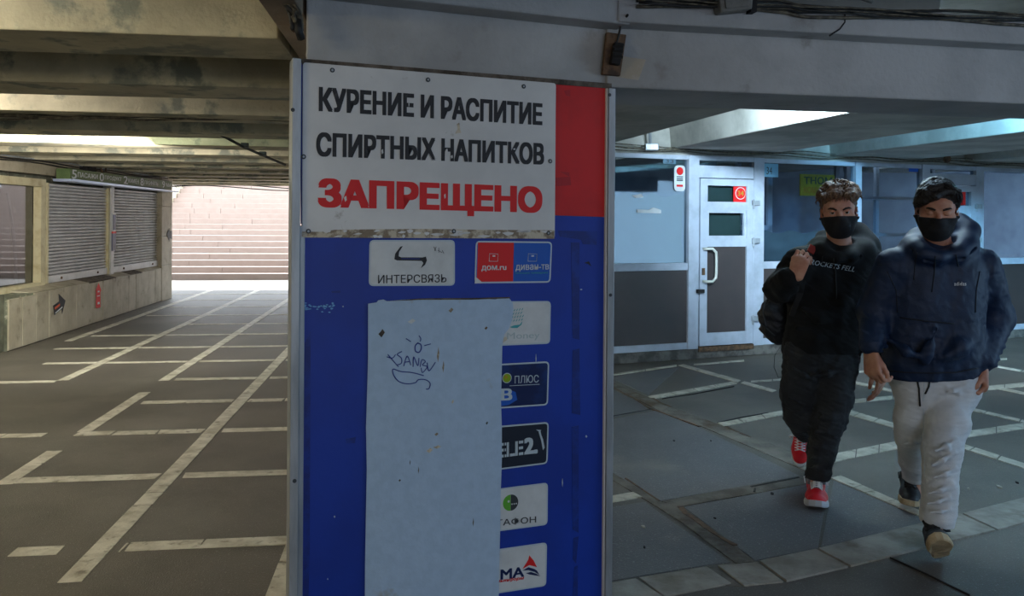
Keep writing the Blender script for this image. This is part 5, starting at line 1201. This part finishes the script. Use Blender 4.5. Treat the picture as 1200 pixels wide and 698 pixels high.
def front(obj, px, py, off=.002):
    """point on the mesh of obj seen at a pixel, moved a little off the surface"""
    d = ray(px, py).normalized(); o = wloc(obj); hit, loc, nor, _ = obj.ray_cast(EYEV-o, d)
    return (loc+o+nor*off) if hit else None
def stitch(name, obj, pts, r, m, parent, off=.001, seg=6, sub=6):
    out = []
    for i in range(len(pts)-1):
        for k in range(sub):
            t = k/sub; q = front(obj, pts[i][0]*(1-t)+pts[i+1][0]*t, pts[i][1]*(1-t)+pts[i+1][1]*t, off)
            if q: out.append(q)
    q = front(obj, *pts[-1], off)
    if q: out.append(q)
    if len(out) > 1: return MB().tube(out, r, seg).build(name, m, parent, True)
anorak = [c for c in p2.children if c.name.startswith('anorak')][0]
bpy.context.view_layer.update()
stitch('zip', anorak, [(1096, 300), (1095, 320), (1092, 342)], .0035, M['navyj2'], p2)
stitch('pouch_pocket', anorak, [(1055, 372), (1085, 376), (1118, 379)], .004, M['navyj2'], p2)
stitch('hood_cord', anorak, [(1075, 296), (1072, 312), (1071, 328)], .003, M['navyj2'], p2); stitch('hood_cord', anorak, [(1120, 298), (1123, 312)], .003, M['navyj2'], p2)
stitch('hem_band', anorak, [(1042, 434), (1060, 436), (1090, 437), (1120, 436), (1146, 431)], .004, M['navyj2'], p2)
stitch('shoulder_seam', anorak, [(1040, 318), (1050, 340), (1052, 366)], .0025, M['navyj2'], p2); stitch('shoulder_seam', anorak, [(1148, 318), (1144, 340), (1143, 366)], .0025, M['navyj2'], p2)
# surface print: letters projected on the cloth
def cloth_text(name, body, obj, x0, x1, yt, yb, m, parent, bold=.012, shear=0, slope=0., off=.0015):
    cu = bpy.data.curves.new(name, 'FONT'); cu.body = body; cu.shear = shear; cu.resolution_u = 2
    t = bpy.data.objects.new(name, cu); COL.objects.link(t); bpy.context.view_layer.update()
    me = bpy.data.meshes.new_from_object(t.evaluated_get(bpy.context.evaluated_depsgraph_get())); bpy.data.objects.remove(t)
    bm = bmesh.new(); bm.from_mesh(me); bmesh.ops.subdivide_edges(bm, edges=[e for e in bm.edges if e.calc_length() > .2], cuts=1, use_grid_fill=False); bm.to_mesh(me); bm.free()
    co = [v.co.copy() for v in me.vertices]; xs = [c.x for c in co]; ys_ = [c.y for c in co]; lx, hx, ly, hy = min(xs), max(xs), min(ys_), max(ys_)
    last = None
    for v in me.vertices:
        u = (v.co.x-lx)/(hx-lx); w = (v.co.y-ly)/(hy-ly); q = front(obj, x0+(x1-x0)*u, yb+(yt-yb)*w+slope*u, off)
        last = q or last; v.co = last if last else Vector((0, 0, 0))
    bm = bmesh.new(); bm.from_mesh(me); bmesh.ops.recalc_face_normals(bm, faces=bm.faces); bmesh.ops.solidify(bm, geom=list(bm.faces), thickness=.001); bm.to_mesh(me); bm.free()
    return link(name, me, m, parent)
cloth_text('chest_print', 'adidas', anorak, 1118, 1132, 330, 334.5, M['lace'], p2)
# jeans
G_ = Field(Vector((hipL.x-.25, 3.45, .05)), Vector((hipR.x+.25, 4.70, .98)), .005)
G_.cap(at(1081, 436, 4.0), at(1112, 436, 3.99), .150, .150, .06, flat=(ax, .80)); G_.cap(at(1082, 452, 4.0), at(1113, 452, 3.98), .150, .150, .05, flat=(ax, .84))
G_.chain([at(1074, 462, 4.0), at(1070, 488, 4.01), knL, at(1071, 540, 4.22), at(1073, 560, 4.40)], [.092, .086, .074, .066, .066], .03)
G_.chain([at(1113, 465, 3.97), at(1110, 495, 3.88), knR+Vector((-.005, 0, 0)), at(1101, 570, 3.75), at(1098, 608, 3.71)], [.104, .098, .086, .078, .076], .02)
for x0, y0, Ya, x1, y1, Yb, r in [(1090, 600, 3.64, 1114, 596, 3.65, .007), (1086, 590, 3.65, 1112, 583, 3.66, .008), (1088, 578, 3.66, 1116, 568, 3.68, .007), (1094, 560, 3.67, 1120, 548, 3.70, .007), (1092, 545, 3.69, 1118, 530, 3.71, .008), (1096, 528, 3.70, 1122, 515, 3.74, .007), (1060, 520, 3.95, 1080, 514, 3.96, .007), (1062, 532, 4.04, 1080, 527, 4.04, .007), (1110, 455, 3.86, 1136, 463, 3.88, .007), (1104, 462, 3.85, 1130, 452, 3.86, .006), (1062, 548, 4.18, 1080, 545, 4.17, .007)]:
    m_ = at((x0+x1)/2, (y0+y1)/2+1.5, (Ya+Yb)/2-.012); G_.chain([at(x0, y0, Ya), m_, at(x1, y1, Yb)], [r*.7, r, r*.6], .022)
G_.wobble(.0028, 22, 21, (1, 1, .7)); G_.wobble(.0012, 70, 22, (.6, .6, 1.8))
hm = at(1098, 613, 3.71); hm2 = at(1072, 561, 4.4)
X, Y_, Z = G_.grid()
d1 = np.maximum(-(Z-hm.z)-.10*(X-hm.x)+0*Y_, -(Y_-3.98)-9*(hm.z-.0)*0-99*(Y_ > 4.05)); 
cutz = np.where(Y_ < 4.1, hm.z-(Z+0*X)+.12*(hm.x-X), hm2.z-.005-(Z+0*X)).astype('f'); G_.F = np.maximum(G_.F, cutz)
G_.cut(at(1095, 430, 3.98), (0, 0, 1))
jeans = G_.mesh('jeans', M['wjeans'], p2)
bpy.context.view_layer.update()
for q in ([(1074, 441), (1077, 455), (1078, 475)], [(1090, 441), (1088, 453), (1084, 461)]): stitch('drawstring', jeans, q, .0042, M['rubber'], p2, .004)
stitch('fly_seam', jeans, [(1083, 442), (1083, 456), (1082, 470)], .0016, M['greytxt'], p2)
for q in ([(1082, 478), (1083, 520), (1084, 560)],): stitch('leg_seam', jeans, q, .0014, M['greytxt'], p2)
# socks and shoes
MB().tube([anR+Vector((0, .0, .06)), anR+Vector((0, .0, .0)), anR+Vector((0, -.01, -.03))], [.046, .046, .05], 16).build('sock', M['blksh'], p2, True)
MB().tube([anL+Vector((0, -.02, .07)), anL, anL+Vector((0, -.02, -.03))], [.044, .044, .046], 16).build('sock', M['blksh'], p2, True)
heelR = at(1099, 660, 3.66); heelR.z = .022
TR = frame_from(heelR+Vector((0, -.03, .035)), (-.42, -.78, .48), (-.2, .4, .88))
shoe(TR, 1.08, p2, M['blksh'], M['tan'], M['blksh'], M['rubber'], .050, laceloop=False)
TLf = frame_from(at(1070, 586, 4.44)*1.0, (-.40, -.90, -.20), (0, -.2, .95)); TLf.translation = Vector((TLf.translation.x, 4.50, .062))
shoe(TLf, 1.08, p2, M['blksh'], M['tan'], M['blksh'], M['rubber'], .050)
fx = at(1070, 577, 4.3)
ringc = wrR+Vector((-.05, -.055, -.10))

# ------------------------------------------------------------------ man in the black hoodie
p1 = empty('person', Vector((1.7, 4.5, 0)), 'man in black hoodie and black jeans with red shoes, holding a backpack strap', 'person')
HC1 = at(983, 248.5, 4.40)
hs1 = 1.12
T1 = frame_from(HC1, (-.36, -1, -.06), (-.05, 0, 1))
nk = at(988, 290, 4.48)
shL, shR = at(938, 308, 4.48), at(1018, 306, 4.55)
elL, wrL = at(914, 338, 4.50), at(932, 325, 4.27)
elR, wrR = at(1031, 372, 4.56), at(1032, 428, 4.42)
hipL, hipR = at(944, 430, 4.52), at(983, 430, 4.50)
knL, anL = at(938, 486, 4.55), at(945, 510, 4.98)
knR, anR = at(972, 492, 4.44), at(956, 558, 4.50)
pel = at(964, 415, 4.53)
lo = Vector((at(890, 300, 4.5).x, 3.98, -.03)); hi = Vector((at(1048, 300, 4.5).x, 5.2, 1.88))
B = Field(lo, hi, .0042)
head(B, T1, hs1)
B.cap(HC1+Vector((0, .03, -.05)), nk+Vector((0, .03, -.03)), .060, .066, .03)
B.chain([nk+Vector((0, .07, -.08)), at(975, 350, 4.56), pel], [.08, .12, .12], .05, flat=((0, 1, 0), .68))
for sh, el, wr in ((shL, elL, wrL), (shR, elR, wrR)): B.cap(nk+Vector((0, .03, -.03)), sh, .05, .05, .04); B.chain([sh, el, wr], [.052, .040, .027], .02)
for hp, kn, an in ((hipL, knL, anL), (hipR, knR, anR)): B.chain([pel, hp, kn, an], [.1, .085, .058, .040], .03)
hand(B, wrL+Vector((.0, -.01, .008)), (.22, -.12, 1), (.55, .62, .1), 1, 1.1, (62, 70, 74, 78), thumb=(.6, .3, .6))
hand(B, wrR+Vector((0, -.005, -.005)), (-.08, -.12, -1), (-.6, .6, 0), -1, 1.12, (22, 26, 30, 34), thumb=(.7, .5, .2))
B.cap(anL, anL+Vector((-.01, -.02, -.08)), .034, .024, .02); B.cap(anR, anR+Vector((-.03, -.07, -.07)), .034, .024, .02)
B.mesh('body', MS1, p1)
eyes(T1, hs1, p1, half=.15, skinm=MS1, fwd=.0); brows(T1, hs1, p1, M['brow'], .004, z=.0215, th=1.1)
facemask(T1, hs1, p1)
def shape1(F, s):
    F.ell((0, -.020*s, .052*s), (.086*s, .104*s, .084*s), k=.02); F.ell((0, -.05*s, .0), (.080*s, .07*s, .080*s), k=.02)
    rs = np.random.RandomState(9)
    for i in range(46):   # curls
        a = rs.rand()*6.28; el = rs.uniform(.25, 1.25); c = Vector((cos(a)*cos(el)*.082, sin(a)*cos(el)*.088-.006, .060+sin(el)*.072))
        if c.y > .05 and c.z < .078: continue
        F.ell(c*s, (rs.uniform(.020, .030)*s,)*3, k=.018)
    for x, z in ((-.062, .088), (-.038, .098), (-.012, .096), (.016, .100), (.042, .094), (.064, .084)): F.ell((x*s, .074*s, z*s), (.021*s, .024*s, .018*s), k=.012)
    F.wobble(.0028, 85, 13); F.wobble(.003, 50, 15)
    F.ell((0, .120*s, .002*s), (.073*s, .060*s, .066*s), k=.008, op='s'); F.cut((0, 0, -.055*s), (0, .3, -1))
    for sx in (-1, 1): F.ell((sx*.085*s, .004*s, -.03*s), (.03*s, .03*s, .040*s), k=.008, op='s')
def strands1(s):
    out = []
    for i in range(170):
        a = random.random()*6.28; el = random.uniform(.1, 1.45); n_ = Vector((cos(a)*cos(el), sin(a)*cos(el), sin(el)))
        p = Vector((n_.x*.082, n_.y*.092-.012, .058+n_.z*.080))
        if p.y > .03 and p.z < .08: continue
        t = n_.cross(Vector((random.gauss(0, 1), random.gauss(0, 1), random.gauss(0, 1)))).normalized(); q = [p, p+n_*.014+t*.008, p+n_*.022+t*.022, p+n_*(.016+random.random()*.012)+t*.036]
        out.append(([v*s for v in q], .0042))
    for i in range(24):
        x = random.uniform(-.06, .06); out.append(([(x*s, .075*s, .100*s), ((x+.006)*s, .098*s, .094*s), ((x+.012)*s, .104*s, .080*s), ((x+random.uniform(-.004, .02))*s, .100*s, random.uniform(.052, .070)*s)], .0042))
    return out
hair_mesh(T1, hs1, p1, M['hair1'], shape1, strands1, 8)
# hoodie
J = Field(lo-Vector((.06, .05, 0)), hi+Vector((.06, .05, 0)), .0055)
J.cap(at(962, 325, 4.54), at(992, 325, 4.54), .165, .165, .06, flat=(ax, .82)); J.cap(at(957, 360, 4.53), at(985, 360, 4.53), .170, .170, .08, flat=(ax, .86)); J.cap(at(955, 395, 4.53), at(978, 395, 4.53), .175, .175, .06, flat=(ax, .84))
J.cap(nk+Vector((0, .04, -.02)), shL+Vector((.02, 0, 0)), .075, .082, .05); J.cap(nk+Vector((0, .04, -.02)), shR+Vector((-.02, 0, 0)), .075, .080, .05)
J.chain([shL, elL, wrL+Vector((-.03, .03, -.008))], [.090, .080, .058], .04); J.chain([shR, elR, wrR+Vector((0, 0, .03))], [.086, .074, .056], .03)
for q in [((930, 318, 4.36), (925, 328, 4.33), (930, 340, 4.36)), ((920, 330, 4.38), (917, 340, 4.37), (921, 350, 4.4)), ((940, 360, 4.39), (960, 372, 4.37), (985, 372, 4.38)), ((935, 385, 4.40), (955, 395, 4.38), (980, 393, 4.39)), ((1000, 340, 4.41), (988, 356, 4.38), (975, 364, 4.38))]:
    J.chain([at(*p)+Vector((0, .010, 0)) for p in q], [.004, .010, .004], .06)
J.wobble(.004, 20, 31, (1, 1, .8)); J.wobble(.002, 50, 32, (.8, .8, 1.5))
hem = at(965, 411, 4.53); J.cut((0, 0, hem.z), (0, 0, -1))
ring_ = [at(961, 290, 4.42), at(958, 287, 4.50), at(964, 278, 4.60), at(985, 270, 4.64), at(1005, 271, 4.60), at(1014, 282, 4.54), at(1014, 292, 4.46), at(998, 300, 4.39), at(980, 302, 4.37), at(966, 297, 4.39), at(961, 290, 4.42)]
J.chain(ring_, [.014, .016, .026, .032, .034, .034, .028, .021, .015, .014, .014], .06)
J.chain([at(1006, 274, 4.6), at(1017, 288, 4.58), at(1010, 302, 4.56)], [.045, .048, .048], .06); J.cap(at(966, 296, 4.50), at(1005, 298, 4.50), .075, .075, .06)
J.cap(nk+Vector((-.0, -.005, .045)), nk+Vector((0, -.02, .18)), .056, .086, .012, 's'); J.chain([at(958, 296, 4.41), at(972, 305, 4.37), at(990, 307, 4.36), at(1006, 300, 4.39), at(1016, 290, 4.44)], [.005]*5, .012, op='s'); J.cap(HC1+Vector((0, 0, -.02)), HC1+Vector((0.0, .02, .1)), .100, .10, .01, 's')
hoodie = J.mesh('hoodie', M['hoodie'], p1)
for el, wr, q in ((elL, wrL, 0), (elR, wrR, 0)):
    d = (wr-el).normalized(); MB().tube([wr-d*.045, wr-d*.02, wr+d*.0], [.046, .046, .040], 18).build('cuff', M['hoodie'], p1, True)
# black jeans
G_ = Field(Vector((hipL.x-.22, 4.2, .08)), Vector((hipR.x+.22, 5.2, 1.02)), .005)
G_.cap(at(950, 402, 4.54), at(974, 402, 4.54), .155, .155, .05, flat=(ax, .84)); G_.cap(at(950, 420, 4.54), at(976, 420, 4.54), .152, .152, .05, flat=(ax, .88))
G_.chain([at(940, 432, 4.53), at(936, 460, 4.54), knL, at(944, 505, 4.92)], [.112, .100, .086, .068], .03)
G_.chain([at(980, 435, 4.50), at(978, 465, 4.46), knR, at(963, 530, 4.46), at(957, 560, 4.49)], [.108, .098, .086, .074, .068], .03)
for x0, y0, Ya, x1, y1, Yb in [(948, 548, 4.42, 966, 544, 4.42), (948, 538, 4.41, 970, 532, 4.41), (952, 524, 4.40, 974, 517, 4.40), (956, 506, 4.38, 982, 499, 4.38), (962, 490, 4.37, 988, 482, 4.38), (922, 478, 4.46, 944, 484, 4.46), (924, 466, 4.45, 946, 470, 4.46), (952, 440, 4.40, 990, 432, 4.40), (930, 432, 4.42, 955, 444, 4.41)]:
    G_.chain([at(x0, y0, Ya), at((x0+x1)/2, (y0+y1)/2+2, (Ya+Yb)/2-.012), at(x1, y1, Yb)], [.005, .008, .005], .02)
G_.wobble(.004, 30, 41, (1, 1, .7)); G_.wobble(.0022, 80, 42, (.6, .6, 1.8))
hm = at(957, 559, 4.5); X, Y_, Z = G_.grid(); G_.F = np.maximum(G_.F, np.where(Y_ < 4.72, hm.z-(Z+0*X), .12-(Z+0*X)).astype('f'))
G_.cut(at(965, 398, 4.53), (0, 0, 1))
G_.mesh('jeans', M['bjeans'], p1)
bpy.context.view_layer.update()
cloth_text('chest_print', 'ROCKETS FELL', hoodie, 949, 1001, 303.5, 309.5, M['greytxt'], p1, shear=.45, slope=9.0)
stitch('hood_cord', hoodie, [(977, 303), (979, 322), (980, 350)], .0028, M['rubber'], p1, .003); stitch('hood_cord', hoodie, [(964, 300), (963, 310)], .0028, M['rubber'], p1, .003)
a = front(hoodie, 967, 282); 
# red shoes
TF = frame_from((at(957, 580, 4.52).x, 4.53, 0.002), (-.36, -1, 0)); TF.translation.z = .003
s1 = shoe(TF, 1.13, p1, M['redsh'], M['sole1'], M['greysh'], M['lace'], .056, high=True)
TB = frame_from(at(944, 520, 4.985), (-.14, -.36, -.93), (-.37, -.86, .36)); 
TB.translation = at(942, 506, 4.99)+Vector((0, .05, .0))
shoe(TB, 1.06, p1, M['redsh'], M['sole1'], M['redsh'], M['lace'], .050)
MB().tube([anR+Vector((0, .0, .05)), anR, anR+Vector((0, -.01, -.04))], [.044, .044, .05], 16).build('sock', M['greysh'], p1, True)
MB().tube([anL+Vector((0, .0, .04)), anL+Vector((0, .0, -.03))], [.042, .046], 16).build('sock', M['greysh'], p1, True)
rg = wrL+Vector((.028, -.036, .085)); 
# backpack hung on the shoulder
bp = empty('backpack', at(912, 370, 4.66), 'black backpack slung behind the right arm of the man in the hoodie', 'backpack')
F = Field(at(885, 410, 4.7)-Vector((.06, .25, .05)), at(945, 325, 4.7)+Vector((.1, .22, .1)), .006)
F.cap(at(916, 348, 4.68), at(911, 378, 4.68), .085, .105, .05, flat=((0, 1, 0), .8)); F.cap(at(905, 368, 4.66), at(916, 390, 4.66), .070, .060, .05); F.wobble(.006, 26, 51); F.wobble(.003, 60, 52)
pk = F.mesh('bag_body', mat('backpack_nylon', lin(26, 27, 31), .5, lin(34, 35, 40), 10, bump=.2, bscale=200), bp)
bpy.context.view_layer.update()
stitch('bag_zip', pk, [(897, 352), (894, 366), (898, 384), (908, 393)], .004, M['dgrey'], bp)
sp_ = [at(951, 284, 4.42), at(945, 288, 4.385), at(942, 298, 4.33), at(940, 310, 4.255), at(938, 322, 4.25), at(936, 340, 4.34), at(930, 362, 4.42), at(922, 378, 4.50)]
def ribbon(pts, w, th, m, name, parent):
    vs_ = []; n = len(pts)
    for i, p in enumerate(pts):
        t = (pts[min(i+1, n-1)]-pts[max(i-1, 0)]).normalized(); s_ = t.cross(Vector((0, -1, 0))).normalized(); u_ = s_.cross(t)
        vs_ += [p-s_*w-u_*th, p+s_*w-u_*th, p+s_*w+u_*th, p-s_*w+u_*th]
    fs = [(3, 2, 1, 0), tuple(4*(n-1)+k for k in range(4))]+[(4*i+k, 4*i+(k+1) % 4, 4*i+4+(k+1) % 4, 4*i+4+k) for i in range(n-1) for k in range(4)]
    return MB().add(vs_, fs).build(name, m, parent, bevel=0)
_f = lambda x, y, o: front(hoodie, x, y, o) or at(x, y, 4.4)
sp_ = [_f(953, 289, .004), _f(950, 294, .007), _f(946, 301, .010), _f(942, 308, .016), at(939, 315, 4.25), _f(939, 328, .02), _f(937, 342, .010), _f(934, 356, .008), _f(929, 370, .006)]
ribbon(sp_, .017, .005, M['rubber'], 'shoulder_strap', bp)
ribbon([sp_[0]+Vector((0, -.006, .004)), sp_[1]+Vector((0, -.008, .002)), sp_[1].lerp(sp_[2], .35)+Vector((0, -.008, 0))], .020, .004, mat('red_webbing', lin(150, 50, 44), .7), 'red_tab', bp)
MB().tube([at(916, 404, 4.5), at(908, 416, 4.48), at(907, 430, 4.47), at(912, 442, 4.47), at(920, 440, 4.46), at(924, 425, 4.44)], .0016, 5).build('earphone_cord', M['rubber'], p1, True)
